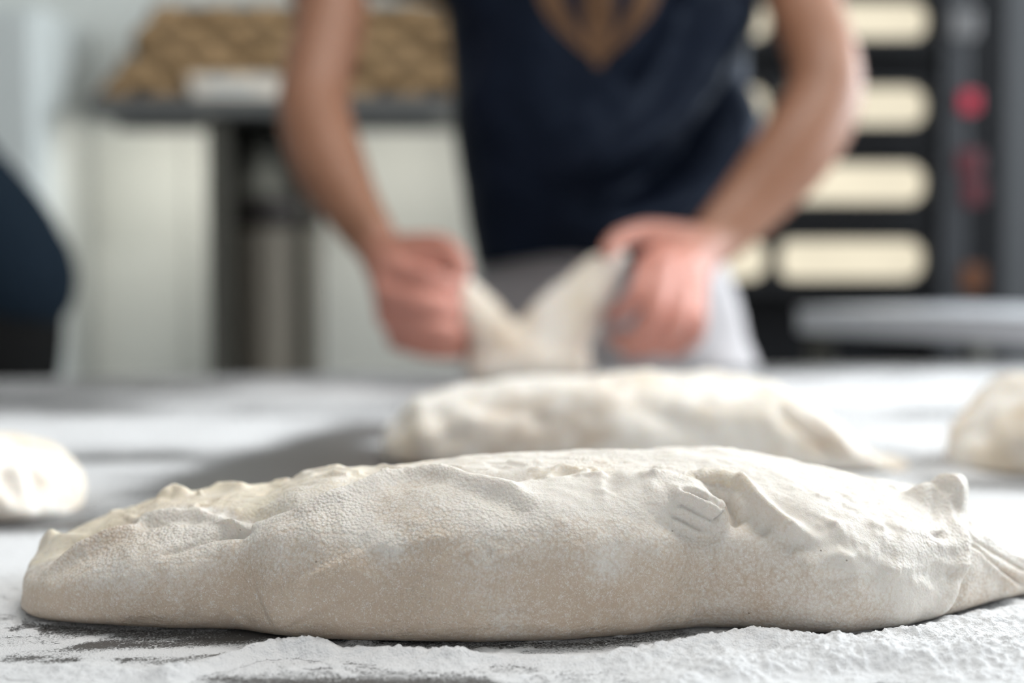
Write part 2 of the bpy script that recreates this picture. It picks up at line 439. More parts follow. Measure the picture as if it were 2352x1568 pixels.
# heaped flour in front of the loaf (uncountable)
fx = np.arange(-0.225, 0.315, 0.00075); fy = np.arange(0.435, 0.625, 0.00075)
gx, gy = np.meshgrid(fx, fy, indexing='ij'); q = np.stack([gx, gy], -1).reshape(-1, 2)
q3 = np.c_[q, np.zeros(len(q))]
def heap(pl, w, h):
    d, t = seg_dist(q, table_pts(pl)); return h*np.exp(-(d/w)**2)*(0.55 + 0.45*np.sin(np.pi*np.clip(t, 0.02, 0.98))**0.6)
hh = np.full(len(q), -0.0004)
hh += heap([(380, 1560), (520, 1520), (640, 1492), (720, 1500), (880, 1510), (1060, 1520)], 0.006, 0.0038)
hh += heap([(640, 1510), (690, 1500), (760, 1512)], 0.006, 0.0022)
hh += heap([(-100, 1535), (150, 1540), (420, 1555)], 0.008, 0.0026)
hh += heap([(900, 1512), (1200, 1524), (1500, 1515)], 0.008, 0.0016)
hh += heap([(1450, 1520), (1600, 1500), (1740, 1490), (1900, 1500)], 0.010, 0.0058)
hh += heap([(1560, 1560), (1700, 1540), (1900, 1530), (2100, 1520), (2352, 1500)], 0.016, 0.0060)
hh += heap([(1950, 1500), (2150, 1475), (2352, 1440), (2500, 1400)], 0.011, 0.0036)
hh += heap([(1700, 1478), (1850, 1488), (2050, 1475), (2250, 1425), (2400, 1385)], 0.006, 0.0022)
hh += heap([(2200, 1560), (2500, 1500)], 0.02, 0.004)
hh += heap([(-100, 1440), (20, 1420), (-50, 1330)], 0.012, 0.0014)
hh += 0.0011*fbm(q3*np.array((55, 90, 1)), 3, 4)
big = np.clip(hh/0.004, 0, 1)
hh += (0.0006*fbm(q3*150, 3, 21, 0.6) + 0.00050*fbm(q3*480, 2, 33) + 0.00035*fbm(q3*1000, 1, 35))*(0.35 + big)
hh -= 0.004*streak(q, [(200, 1465), (420, 1478), (520, 1478)], 0.008) + 0.005*streak(q, [(480, 1562), (640, 1575), (900, 1575)], 0.005)
keep = hh > 0.00004
idx = np.arange(len(q)).reshape(len(fx), len(fy)); kp = keep.reshape(len(fx), len(fy))
fm = kp[:-1, :-1] | kp[1:, :-1] | kp[1:, 1:] | kp[:-1, 1:]
quads = np.stack([idx[:-1, :-1][fm], idx[1:, :-1][fm], idx[1:, 1:][fm], idx[:-1, 1:][fm]], -1)
used = np.unique(quads); remap = np.full(len(q), -1); remap[used] = np.arange(len(used))
vz = np.maximum(hh[used], -0.0002) + TZ + 0.0002
me = bpy.data.meshes.new('flour_heap'); me.from_pydata(np.c_[q[used], vz].tolist(), [], remap[quads].tolist())
fattr(me, 'cover', np.clip(cover_fn(q[used]) + np.clip(hh[used]/0.0014, 0, 1.0), -0.3, 1.25))
tag(link('flour_heap', me, M_TABLE), 'loose white flour heaped in front of the nearest dough loaf', 'flour', kind='stuff')

# ------------------------------------------------------------------ dough loaves
def grid_mesh(name, pos, attrs):
    nu, nv = pos.shape[:2]
    v = pos.reshape(-1, 3); idx = np.arange(nu*nv).reshape(nu, nv); nx = np.roll(idx, -1, axis=1)
    f = np.stack([idx[:-1], nx[:-1], nx[1:], idx[1:]], -1).reshape(-1, 4).tolist()
    c0 = len(v); v = np.vstack([v, pos[0].mean(0), pos[-1].mean(0)])
    f += [(c0, nx[0, k], idx[0, k]) for k in range(nv)] + [(c0+1, idx[-1, k], nx[-1, k]) for k in range(nv)]
    me = bpy.data.meshes.new(name); me.from_pydata(v.tolist(), [], f)
    for k, a in attrs.items():
        a = a.reshape(nu, nv); fattr(me, k, np.r_[a.ravel(), a[0].mean(), a[-1].mean()])
    return me
def section(yf, yb, H, nv, n=2.35, zc=0.40):
    """closed cross-section of a slumped loaf, resampled by arc length: starts under the loaf, goes up the front, over the back"""
    th = np.linspace(-math.pi/2, 1.5*math.pi, 400, endpoint=False)
    a = (yb-yf)/2; yc = (yf+yb)/2; z0 = zc*H
    cy = np.cos(th); sz = np.sin(th)
    nl = 4.6
    y = yc - a*np.sign(cy)*np.abs(cy)**np.where(sz > 0, 2/n, 2/nl)
    z = np.where(sz > 0, z0 + (H-z0)*np.abs(sz)**(2/n), z0 - z0*1.10*np.abs(sz)**(2/nl))
    z = np.maximum(z, 0)
    y2 = np.r_[y, y[0]]; z2 = np.r_[z, z[0]]
    s = np.r_[0, np.cumsum(np.hypot(np.diff(y2), np.diff(z2)))]
    u = np.linspace(0, s[-1], nv, endpoint=False)
    return np.interp(u, s, y2), np.interp(u, s, z2)
def loaf(X, Yf, Yb, H, nv):
    pos = np.zeros((len(X), nv, 3))
    for i in range(len(X)):
        y, z = section(Yf[i], Yb[i], max(H[i], 0.002), nv)
        pos[i, :, 0] = X[i]; pos[i, :, 1] = y; pos[i, :, 2] = z + TZ
    return pos
def grid_normals(pos):
    du = np.gradient(pos, axis=0); dv = np.roll(pos, -1, 1) - np.roll(pos, 1, 1)
    n = np.cross(dv, du); n /= np.maximum(np.linalg.norm(n, axis=2), 1e-9)[..., None]
    c = pos.mean(axis=1, keepdims=True)
    if ((n*(pos-c)).sum(2)).mean() < 0: n = -n
    return n

# nearest loaf: outlines measured in the photograph, given real distance and size on the table
bot = [(-60, 1438), (85, 1438), (160, 1438), (370, 1451), (560, 1453), (640, 1468), (800, 1475), (1100, 1485), (1300, 1478), (1480, 1462),
       (1610, 1447), (1700, 1450), (1850, 1462), (1950, 1464), (2080, 1447), (2180, 1418), (2240, 1398), (2352, 1368), (2420, 1345), (2455, 1322)]
bp = np.array([onz(*p)[:2] for p in bot])
topo = [(80, 1330), (84, 1298), (94, 1268), (112, 1244), (180, 1208), (300, 1172), (380, 1142), (470, 1132), (560, 1122), (620, 1115), (700, 1090), (780, 1074), (860, 1075),
        (960, 1068), (1060, 1052), (1200, 1042), (1400, 1036), (1550, 1028), (1650, 1031), (1800, 1055), (1900, 1077), (2000, 1097), (2060, 1110),
        (2120, 1125), (2200, 1150), (2260, 1182), (2320, 1217), (2352, 1238), (2420, 1285), (2460, 1318)]
def yfront(x): return np.interp(x, bp[:, 0], bp[:, 1])
tp = []
for px, py in topo:
    Y = 0.6
    for _ in range(6):
        w = P(px, py, Y); Y = float(yfront(w.x)) + 0.058 - 0.03*max(0, (px-2000)/460) 
    tp.append((w.x, w.z-TZ))
tp = np.array(tp)
u = np.linspace(0, 1, 620); XA, XB = tp[0, 0], tp[-1, 0]
ue = 0.82*u + 0.18*(1-np.cos(np.pi*u))/2
X = XA + (XB-XA)*ue
def blur1(a, k):
    w = np.hanning(2*k+1); w /= w.sum(); return np.convolve(np.pad(a, k, mode='edge'), w, mode='valid')
Yf = blur1(yfront(X), 7) - 0.007
Hh = blur1(np.interp(X, tp[:, 0], tp[:, 1]), 5)*0.978
e0 = np.clip((X-XA)/0.042, 0, 1); e1 = np.clip((XB-X)/0.12, 0, 1)
wid = 0.118*np.sqrt(1-(1-e0)**2.2)*np.sqrt(np.clip(1-(1-e1)**2.0, 0, 1)) + 0.006
Yf = Yf + np.where(X < 0, (0.124-wid)*0.5, 0)
pos = loaf(X, Yf, Yf+wid, Hh, 520)
Nn = grid_normals(pos); Pf = pos.reshape(-1, 3).copy(); Nf = Nn.reshape(-1, 3)
px_, py_, dd_ = proj(Pf)
view = Pf - np.array((0, 0, CAMZ)); facing = (view*Nf).sum(1) < 0
fi = np.where(facing)[0]
def on(px, py):
    d = (px_[fi]-px)**2 + (py_[fi]-py)**2; k = fi[np.argsort(d)[:12]]
    return Pf[k[np.argmin(dd_[k])]]
disp = np.zeros_like(Pf); flour = np.zeros(len(Pf)); wet = np.zeros(len(Pf)); peb = np.zeros(len(Pf))
MM = 0.001
def feat(pl, w, amp, dirv=None, taper=True, power=2.0):
    """ridge (+) or crease (-) along a line on the skin; w, amp in millimetres"""
    p3 = np.array([on(*p) for p in pl]); d, t = seg_dist(Pf, p3)
    g = np.exp(-(d/(w*MM))**power)
    if taper and len(pl) > 1: g *= np.clip(np.minimum(t, 1-t)*6 + 0.25, 0, 1)
    v = Nf if dirv is None else np.array(dirv)
    disp[:] += (g*amp*MM)[:, None]*v
def mark(arr, pl, w, amp):
    p3 = np.array([on(*p) for p in pl]); d, t = seg_dist(Pf, p3); arr += amp*np.exp(-(d/(w*MM))**2)
# -- broad form
low = fbm(Pf*np.array((16, 22, 22)), 3, 5); disp += (low*2.0*MM)[:, None]*Nf
feat([(985, 1120), (990, 1260)], 13, 2.6); feat([(720, 1300), (760, 1400)], 26, 1.5); feat([(1180, 1330), (1170, 1420)], 16, -1.6)
feat([(1620, 1300), (1900, 1330)], 22, 1.6); feat([(250, 1330), (450, 1380)], 22, 1.8); feat([(560, 1440), (610, 1400)], 10, -1.6)
feat([(1430, 1400), (1580, 1420)], 12, -1.2)
# -- left: front lobe folded over, seam behind it
feat([(95, 1268), (170, 1240), (300, 1208), (420, 1180), (560, 1185), (680, 1165), (800, 1120), (900, 1095)], 5.5, -5.2)
feat([(110, 1300), (200, 1262), (300, 1215), (330, 1192), (400, 1180), (450, 1178), (520, 1190), (600, 1218)], 3.6, 6.0)
feat([(490, 1190), (540, 1198), (590, 1214)], 2.4, 3.4, (0, -0.8, -0.4))
feat([(365, 1272), (440, 1248), (500, 1230), (590, 1228)], 1.6, -2.2)
feat([(530, 1212), (585, 1222)], 3.6, -4.2)
feat([(470, 1230), (520, 1222), (560, 1226)], 2.0, -1.5)
feat([(505, 1250), (640, 1235), (760, 1215)], 7, 2.2)
rg = random.Random(11)
for k in range(16):
    x = rg.uniform(325, 500); y = rg.uniform(1200, 1250) - (x-325)*0.05; a = rg.uniform(0.7, 2.0); L_ = rg.uniform(10, 28)
    feat([(x, y), (x+L_*math.cos(a), y+L_*math.sin(a))], rg.uniform(0.8, 1.6), rg.uniform(-0.9, 0.6))
# ragged peaks on the rear lobe
feat([(372, 1150), (400, 1140), (425, 1142)], 4.0, 4.2, (0, -0.1, 1)); feat([(400, 1135), (412, 1135)], 2.6, 2.0, (0, 0, 1)); feat([(455, 1140), (463, 1138)], 2.2, 2.6, (0, 0, 1)); feat([(478, 1122), (520, 1120), (560, 1128)], 4.0, 3.0, (0, 0, 1)); feat([(600, 1130), (640, 1120)], 5, -1.5, (0, 0, 1))
feat([(100, 1250), (130, 1240)], 4.5, 4.0, (-0.5, 0, 0.8)); feat([(100, 1240), (190, 1228), (290, 1190)], 3, 1.8, (0, 0, 1)); feat([(240, 1200), (380, 1150)], 3, 1.2, (0, 0, 1))
feat([(620, 1135), (780, 1095), (850, 1092)], 3.5, -1.6); feat([(690, 1095), (740, 1085), (790, 1078)], 3.2, 2.0, (0, 0, 1))
# -- centre ridge
feat([(610, 1205), (700, 1172), (800, 1132), (930, 1102), (1000, 1094), (1080, 1108), (1170, 1120), (1215, 1150)], 4.6, 4.8)
feat([(1000, 1078), (1100, 1090), (1240, 1085), (1330, 1075)], 4, -2.2)
feat([(1100, 1125), (1180, 1140), (1210, 1180)], 5, -2.2); feat([(840, 1210), (890, 1250)], 5, 1.4)
feat([(1240, 1090), (1290, 1072), (1340, 1082), (1370, 1078)], 2.2, 2.0); feat([(1290, 1085), (1350, 1078), (1375, 1092)], 1.6, -1.6)
feat([(1375, 1090), (1385, 1140)], 3, 1.4); feat([(1395, 1095), (1405, 1135)], 3, -1.2)
# -- right: folded tongue and lip
feat([(1400, 1105), (1480, 1095), (1560, 1112), (1630, 1138)], 5, 2.4)
feat([(1530, 1155), (1590, 1160), (1640, 1172)], 5.2, 5.4); feat([(1470, 1122), (1550, 1138), (1640, 1160)], 8, 2.6)
feat([(1625, 1160), (1640, 1185)], 4.0, 3.2, (0.8, -0.5, -0.2))
feat([(1650, 1150), (1655, 1185), (1645, 1215)], 2.6, 2.6)
for k, (a, b) in enumerate((((1545, 1150), (1640, 1172)), ((1540, 1165), (1638, 1192)), ((1535, 1180), (1620, 1212)))):
    feat([a, ((a[0]+b[0])/2, (a[1]+b[1])/2 + 2), b], 1.0, -2.4)
    feat([(a[0]+6, a[1]+8), (b[0]-2, b[1]+8)], 1.0, 0.9)
feat([(1500, 1200), (1590, 1222), (1650, 1232)], 3, -1.6)
feat([(1625, 1128), (1665, 1138), (1685, 1165), (1690, 1205)], 2.4, -6.5)
feat([(1695, 1165), (1730, 1200), (1765, 1218)], 3.6, -3.8)
feat([(1575, 1100), (1655, 1096), (1700, 1110), (1745, 1152), (1800, 1195), (1860, 1228)], 3.0, 6.0)
feat([(1590, 1104), (1655, 1100), (1695, 1113)], 2.8, 4.2, (-0.35, -0.75, -0.6))
feat([(1770, 1150), (1850, 1195), (1900, 1220)], 5, -1.4)
# -- pinched end
feat([(2166, 1168), (2190, 1160)], 6.4, 11.5, (0.05, -0.05, 1.0), power=2.8); feat([(2105, 1150), (2150, 1145)], 5.5, 4.5, (0, 0, 1)); feat([(2200, 1140), (2205, 1175)], 2.0, -2.5); feat([(2172, 1175), (2196, 1170)], 4.5, 3.0, (0.3, -0.9, 0.3), power=3.0)
feat([(2100, 1150), (2150, 1160)], 5, 3.2)
feat([(2130, 1140), (2170, 1128)], 3.5, 3.0)
feat([(2215, 1150), (2222, 1210)], 2.4, -3.6); feat([(2193, 1165), (2206, 1230), (2206, 1310), (2175, 1385), (2120, 1430)], 4.0, 2.8)
feat([(2225, 1230), (2222, 1320), (2190, 1400)], 3.2, -2.0)
feat([(2150, 1215), (2165, 1235)], 4, -2.4); feat([(2150, 1290), (2160, 1340)], 6, -1.2)
feat([(2165, 1165), (2188, 1215)], 1.6, 1.4); feat([(2142, 1160), (2150, 1195)], 1.6, -1.4)
feat([(2215, 1232), (2265, 1272), (2310, 1308), (2360, 1348)], 1.0, -2.8); feat([(2230, 1232), (2290, 1262), (2370, 1310)], 1.0, -2.2)
feat([(2240, 1262), (2300, 1310), (2350, 1352)], 1.8, 1.0); feat([(2250, 1225), (2330, 1265), (2400, 1300)], 2.0, 1.1)
feat([(2050, 1125), (2060, 1118)], 3, 1.8, (0, 0, 1)); feat([(2010, 1112), (2040, 1110)], 3, 1.5, (0, 0, 1))
# -- wrinkles and lumps of the skin
rng = random.Random(4)
for k in range(60):
    x = rng.uniform(1780, 2190); y = rng.uniform(1105, 1330); a = rng.uniform(-0.2, 0.8); L = rng.uniform(30, 80)
    feat([(x, y), (x+L*math.cos(a), y+L*math.sin(a)*0.7)], rng.uniform(1.6, 3.4), rng.choice((-1, 1))*rng.uniform(0.4, 1.15))
for k in range(46):
    x = rng.uniform(620, 1560); y = 1052 + rng.uniform(0, 48) + abs(x-1250)*0.05; L = rng.uniform(20, 60)
    feat([(x, y), (x+L, y+rng.uniform(-6, 6))], rng.uniform(1.0, 2.2), rng.choice((-1, 1))*rng.uniform(0.6, 1.5))
for k in range(30):
    x = rng.uniform(120, 620); y = 1225 - (x-120)*0.16 + rng.uniform(-22, 22); L = rng.uniform(12, 40)
    feat([(x, y), (x+L, y-rng.uniform(0, 10))], rng.uniform(0.9, 1.8), rng.choice((-1, 1))*rng.uniform(0.4, 1.1))
disp += (fbm(Pf*75, 4, 8)*0.62*MM)[:, None]*Nf
disp += (fbm(Pf*260, 3, 12)*0.22*MM)[:, None]*Nf
# -- where flour and moist dough show
patch = fbm(Pf*np.array((26, 30, 30)), 4, 40)
flour[:] = 0.30 + 0.26*patch + 0.42*np.clip(Nf[:, 2], 0, 1) + 0.18*np.clip((Pf[:, 2]-TZ)/0.05, 0, 1) + 0.25*np.clip((Pf[:, 0]-0.06)/0.15, 0, 1)  # film whiter on upward faces, higher up and towards the right
mark(flour, [(320, 1195), (460, 1175), (600, 1215)], 6, 0.4); mark(flour, [(620, 1190), (800, 1125), (1000, 1092), (1200, 1130)], 5, 0.5)
mark(flour, [(830, 1205), (890, 1255)], 6, 0.5); mark(flour, [(1120, 1180), (1200, 1160)], 11, 0.35); mark(flour, [(1130, 1320), (1160, 1440)], 12, 0.3)
mark(flour, [(1400, 1290)], 8, 0.45); mark(flour, [(250, 1310), (300, 1330)], 10, 0.35); mark(flour, [(1950, 1250), (2150, 1330)], 24, 0.35)
mark(flour, [(1300, 1120), (1480, 1180)], 18, 0.4); mark(flour, [(1800, 1130), (2050, 1180)], 14, 0.35)
mark(flour, [(1000, 1410), (600, 1380)], 22, -0.15)
mark(wet, [(120, 1230), (300, 1180), (400, 1130), (470, 1125)], 6, 0.9)
mark(wet, [(500, 1125), (650, 1120), (800, 1095), (950, 1080)], 8, 0.85); mark(wet, [(1240, 1080), (1370, 1078)], 5, 0.6)
mark(wet, [(1590, 1108), (1660, 1100), (1720, 1130), (1800, 1195)], 3.5, 0.8); mark(wet, [(2150, 1110), (2200, 1130)], 8, 0.5); mark(wet, [(1670, 1160), (1700, 1200)], 4, 0.5)
cr = np.array([(60, 1300), (110, 1288), (200, 1255), (300, 1205), (400, 1172), (520, 1178), (600, 1200), (700, 1162), (800, 1125), (930, 1095), (1000, 1086), (1200, 1062), (1400, 1040)])
beh = np.clip((np.interp(px_, cr[:, 0], cr[:, 1]) - py_ - 2)/12, 0, 1)*np.clip((1350-px_)/500, 0, 1)     # rear lobe: cut side of the dough, hardly floured
wet = np.maximum(wet, beh*(0.75 + 0.35*fbm(Pf*60, 3, 55)))
flour -= 0.55*np.clip(wet, 0, 1); wet = np.clip(wet, 0, 1)
peb[:] = np.clip(0.30 + 0.5*fbm(Pf*30, 3, 77), 0, 1)
mark(peb, [(1100, 1140), (1200, 1170)], 10, 0.7); mark(peb, [(1130, 1230), (1160, 1400)], 14, 0.5); mark(peb, [(700, 1180), (800, 1160)], 7, 0.5); mark(peb, [(340, 1210), (470, 1230)], 8, 0.6)
fade = np.clip((Pf[:, 2]-TZ)/0.006, 0, 1)
Pn = Pf + disp*(0.15 + 0.85*fade)[:, None]
Pn[:, 2] = np.maximum(Pn[:, 2], TZ + 0.0003)
me = grid_mesh('dough_loaf', Pn.reshape(pos.shape), dict(flour=np.clip(flour, 0, 1.2), wet=wet, pebble=np.clip(peb, 0, 1)))
o = link('dough_loaf', me, M_DOUGH)
tag(o, 'long folded raw dough loaf in sharp focus nearest the camera', 'dough', 'raw dough loaves on the table')

def far_loaf(label, x0, x1, yf, depth, hfun, seed, feats=(), nu=260, nv=200, e=(0.06, 0.06)):
    """a softer loaf farther back: hfun = list of (x, height), yf = list of (x, front contact)"""
    u = np.linspace(0, 1, nu); X = x0 + (x1-x0)*(0.75*u + 0.25*(1-np.cos(np.pi*u))/2)
    hf = np.array(hfun); H = blur1(np.interp(X, hf[:, 0], hf[:, 1]), 6)
    yy = np.array(yf); Yf = blur1(np.interp(X, yy[:, 0], yy[:, 1]), 8)
    e0 = np.clip((X-x0)/e[0], 0, 1); e1 = np.clip((x1-X)/e[1], 0, 1)
    k = np.sqrt(1-(1-e0)**2)*np.sqrt(1-(1-e1)**2)
    H = H*np.maximum(k**0.6, 0.05); w = depth*k + 0.006
    Yf = Yf + (depth-w)*0.42
    pos = loaf(X, Yf, Yf+w, H, nv); Nf = grid_normals(pos).reshape(-1, 3); Pf = pos.reshape(-1, 3)
    d = fbm(Pf*np.array((20, 26, 26)), 3, seed)*0.0040 + fbm(Pf*60, 3, seed+3)*0.0014 + fbm(Pf*190, 2, seed+5)*0.0005
    ax, ay, ad = proj(Pf); fi = np.where(((Pf-np.array((0, 0, CAMZ)))*Nf).sum(1) < 0)[0]
    def on(px, py):
        q = (ax[fi]-px)**2 + (ay[fi]-py)**2; k = fi[np.argsort(q)[:8]]; return Pf[k[np.argmin(ad[k])]]
    for pl, wd_, amp in feats:
        dd, t = seg_dist(Pf, np.array([on(*p) for p in pl])); d = d + amp*MM*np.exp(-(dd/(wd_*MM))**2)
    fade = np.clip((Pf[:, 2]-TZ)/0.006, 0, 1); Pn = Pf + (d*(0.15+0.85*fade))[:, None]*Nf
    Pn[:, 2] = np.maximum(Pn[:, 2], TZ + 0.0003)
    fl_ = np.clip(0.62 + 0.4*fbm(Pf*np.array((22, 26, 26)), 3, seed+9), 0, 1.2); wt = np.clip(0.25 + 0.5*fbm(Pf*18, 2, seed+7), 0, 1)
    o = link('dough_loaf', grid_mesh('dough_loaf', Pn.reshape(pos.shape), dict(flour=fl_, wet=wt)), M_DOUGH_FAR)
    return tag(o, label, 'dough', 'raw dough loaves on the table')
def hz(lst, Y, dz=0.0): return [(P(px, py, Y).x, P(px, py, Y).z - TZ + dz) for px, py in lst]
far_loaf('blurred raw dough loaf lying right behind the nearest loaf', P(872, 1000, 1.0).x, P(2085, 1000, 0.97).x,
    [(-0.11, 0.965), (0.05, 0.95), (0.2, 0.93), (0.29, 0.92)], 0.125,
    hz([(840, 985), (890, 950), (950, 908), (1050, 880), (1200, 866), (1400, 847), (1600, 850), (1700, 860), (1780, 868), (1830, 905), (1900, 945), (1990, 1020), (2090, 1090)], 1.01, -0.003), 61,
    [([(1120, 930), (1200, 925), (1230, 960)], 9, -7), ([(1090, 955), (1130, 935)], 8, 4), ([(960, 930), (980, 1010)], 8, 5), ([(1000, 940), (1020, 1000)], 6, -4), ([(1040, 1000)], 5, -3),
     ([(1450, 920), (1530, 960), (1620, 990)], 10, -5), ([(1560, 930), (1640, 960)], 9, 3), ([(1800, 940), (1880, 1000), (1900, 1040)], 7, -6), ([(1850, 930), (1940, 1010)], 7, 5),
     ([(1770, 960), (1800, 1020)], 6, 3), ([(1890, 900)], 8, 5), ([(1700, 1000), (1720, 1050)], 6, -3), ([(1300, 900), (1420, 905)], 12, 3)], e=(0.035, 0.055))
far_loaf('blurred raw dough loaf cut off by the left photo edge', -0.60, P(196, 1120, 0.81).x, [(-0.6, 0.70), (-0.35, 0.73), (-0.22, 0.745)], 0.115,
    [(-0.60, 0.042), (-0.32, 0.046), (-0.285, 0.040), (-0.26, 0.034), (-0.235, 0.028)], 87,
    [([(20, 1080), (45, 1120)], 8, -5), ([(75, 1075), (90, 1120)], 6, -4), ([(55, 1070), (65, 1110)], 6, 3)], e=(0.05, 0.05))
far_loaf('blurred raw dough loaf cut off by the right photo edge', P(2185, 1020, 0.98).x, 0.68, [(0.27, 0.93), (0.36, 0.90), (0.7, 0.885)], 0.13,
    [(0.28, 0.036), (0.318, 0.036), (0.345, 0.055), (0.37, 0.062), (0.5, 0.063), (0.68, 0.05)], 103,
    [([(2240, 960), (2300, 930)], 10, 4), ([(2220, 990), (2260, 1000)], 8, -4), ([(2290, 880), (2320, 870)], 9, 4), ([(2200, 970)], 9, 5)], e=(0.04, 0.05))

# ------------------------------------------------------------------ baker
def pp(px, py, Y, rx, ry=None):
    p = P(px, py, Y); return (p.x, p.y, p.z, rx, rx if ry is None else ry)
def limb(bm, pts, n=16, side=None, span=5): loft_bm(bm, pts, n, side, span)
baker = empty('person', (0.119, 2.04, 0))
tag(baker, 'baker in navy printed t-shirt and pale trousers stretching dough with both hands', 'person')
bm = bmesh.new()
cx = 0.119
SHL = (-0.085, 2.02, TZ+0.575); SHR = (0.325, 2.02, TZ+0.575)
# torso, neck, head
limb(bm, [(cx, 2.05, TZ-0.02, 0.165, 0.11), (cx, 2.06, TZ+0.15, 0.155, 0.105), (cx, 2.05, TZ+0.33, 0.165, 0.11), (cx, 2.03, TZ+0.50, 0.19, 0.115), (cx, 2.02, TZ+0.62, 0.15, 0.09), (cx, 2.0, TZ+0.68, 0.06, 0.055)], 28, (1, 0, 0))
limb(bm, [(cx, 2.0, TZ+0.64, 0.058), (cx, 1.975, TZ+0.76, 0.055)] and [(cx, 2.0, TZ+0.64, 0.058, 0.058), (cx, 1.97, TZ+0.72, 0.055, 0.055)], 16)
hy = 1.955; hzv = TZ+0.805
limb(bm, [(cx, hy-0.02, hzv-0.085, 0.045, 0.055), (cx, hy, hzv-0.03, 0.066, 0.085), (cx, hy+0.01, hzv+0.035, 0.074, 0.094), (cx, hy+0.012, hzv+0.075, 0.06, 0.078)], 24, (1, 0, 0))
limb(bm, [(cx, hy-0.088, hzv+0.01, 0.010, 0.010), (cx, hy-0.107, hzv-0.022, 0.015, 0.012)], 10)             # nose
limb(bm, [(cx-0.02, hy-0.075, hzv-0.052, 0.007, 0.007), (cx, hy-0.085, hzv-0.05, 0.009, 0.009), (cx+0.02, hy-0.075, hzv-0.052, 0.007, 0.007)], 8)   # lips
for s in (-1, 1):
    limb(bm, [(cx+s*0.074, hy+0.012, hzv+0.02, 0.008, 0.018), (cx+s*0.076, hy+0.010, hzv-0.02, 0.006, 0.012)], 10, (1, 0, 0))    # ears
    limb(bm, [(cx+s*0.05, hy-0.062, hzv+0.027, 0.012, 0.008), (cx+s*0.018, hy-0.082, hzv+0.024, 0.010, 0.008)], 8)      # brow
    limb(bm, [(cx+s*0.085, 2.05, TZ-0.05, 0.088, 0.095), (cx+s*0.10, 2.05, TZ-0.45, 0.06, 0.065), (cx+s*0.105, 2.07, TZ-0.82, 0.04, 0.045)], 18, (1, 0, 0))  # legs
# arms
limb(bm, [(*SHL, 0.062, 0.062), pp(735, -130, 1.97, 0.054), pp(762, 20, 1.93, 0.050), pp(726, 190, 1.86, 0.046), pp(722, 265, 1.83, 0.047),
          pp(752, 370, 1.78, 0.047), pp(805, 470, 1.72, 0.036), pp(858, 550, 1.675, 0.031, 0.027)], 20)
limb(bm, [(*SHR, 0.062, 0.062), pp(1815, -130, 1.935, 0.051), pp(1850, 20, 1.865, 0.048), pp(1893, 150, 1.79, 0.045), pp(1885, 245, 1.765, 0.048),
          pp(1822, 350, 1.74, 0.049), pp(1730, 460, 1.715, 0.041), pp(1648, 545, 1.68, 0.033, 0.028)], 20)
for s, S in ((-1, SHL), (1, SHR)): limb(bm, [(cx+s*0.10, 2.02, TZ+0.57, 0.07, 0.07), (*S, 0.06, 0.06)], 14)
# right hand of the baker (left in the photograph): a fist round the dough end, thumb on top
def palm(bm, wrist, mcps, r=0.0125):
    for mpt in mcps:
        limb(bm, [wrist, tuple((np.array(wrist)+np.array(mpt))/2*np.array((1, 1, 1, 0, 0)) + np.array((0, 0, 0, 0.015, 0.015))), mpt], 10)
def finger(bm, pts): limb(bm, pts, 10, None, 4)
wl = pp(866, 566, 1.668, 0.026, 0.024)
ml = [pp(922, 625, 1.60, 0.0135), pp(892, 678, 1.595, 0.0135), pp(890, 732, 1.60, 0.013), pp(912, 782, 1.612, 0.012)]
palm(bm, wl, ml); limb(bm, [pp(900, 640, 1.625, 0.018), pp(925, 765, 1.63, 0.018)], 12); limb(bm, [pp(940, 630, 1.635, 0.015), pp(960, 770, 1.645, 0.015)], 12)
finger(bm, [ml[0], pp(988, 640, 1.556, 0.0122), pp(1038, 662, 1.568, 0.0108), pp(1052, 680, 1.60, 0.009)])
finger(bm, [ml[1], pp(972, 695, 1.545, 0.0125), pp(1036, 712, 1.56, 0.011), pp(1056, 722, 1.595, 0.009)])
finger(bm, [ml[2], pp(980, 752, 1.548, 0.0122), pp(1046, 766, 1.563, 0.0105), pp(1064, 772, 1.60, 0.009)])
finger(bm, [ml[3], pp(985, 802, 1.562, 0.011), pp(1046, 808, 1.575, 0.0095), pp(1066, 806, 1.605, 0.0082)])
limb(bm, [pp(940, 600, 1.63, 0.016), pp(985, 605, 1.615, 0.014), pp(1020, 615, 1.60, 0.012)], 12)
finger(bm, [pp(880, 575, 1.655, 0.020), pp(945, 566, 1.635, 0.0165), pp(1015, 563, 1.615, 0.0135), pp(1052, 598, 1.59, 0.0115), pp(1062, 630, 1.575, 0.0095)])
# left hand of the baker (right in the photograph): fingers hanging round the other end
wr = pp(1640, 558, 1.672, 0.028, 0.025)
mr = [pp(1492, 598, 1.60, 0.0135), pp(1526, 606, 1.585, 0.0138), pp(1566, 620, 1.59, 0.0135), pp(1602, 646, 1.612, 0.012)]
palm(bm, wr, mr); limb(bm, [pp(1520, 592, 1.62, 0.018), pp(1605, 620, 1.635, 0.018)], 12)
limb(bm, [pp(1560, 620, 1.635, 0.020), pp(1520, 690, 1.622, 0.018), pp(1480, 745, 1.615, 0.014)], 12)
finger(bm, [mr[0], pp(1468, 665, 1.562, 0.0122), pp(1436, 708, 1.57, 0.0108), pp(1402, 728, 1.60, 0.009)])
finger(bm, [mr[1], pp(1508, 705, 1.548, 0.0125), pp(1470, 770, 1.56, 0.011), pp(1408, 778, 1.595, 0.009)])
finger(bm, [mr[2], pp(1560, 735, 1.552, 0.0122), pp(1515, 795, 1.566, 0.0105), pp(1440, 808, 1.60, 0.009)])
finger(bm, [mr[3], pp(1603, 735, 1.572, 0.011), pp(1590, 780, 1.582, 0.0098), pp(1535, 812, 1.61, 0.0082)])
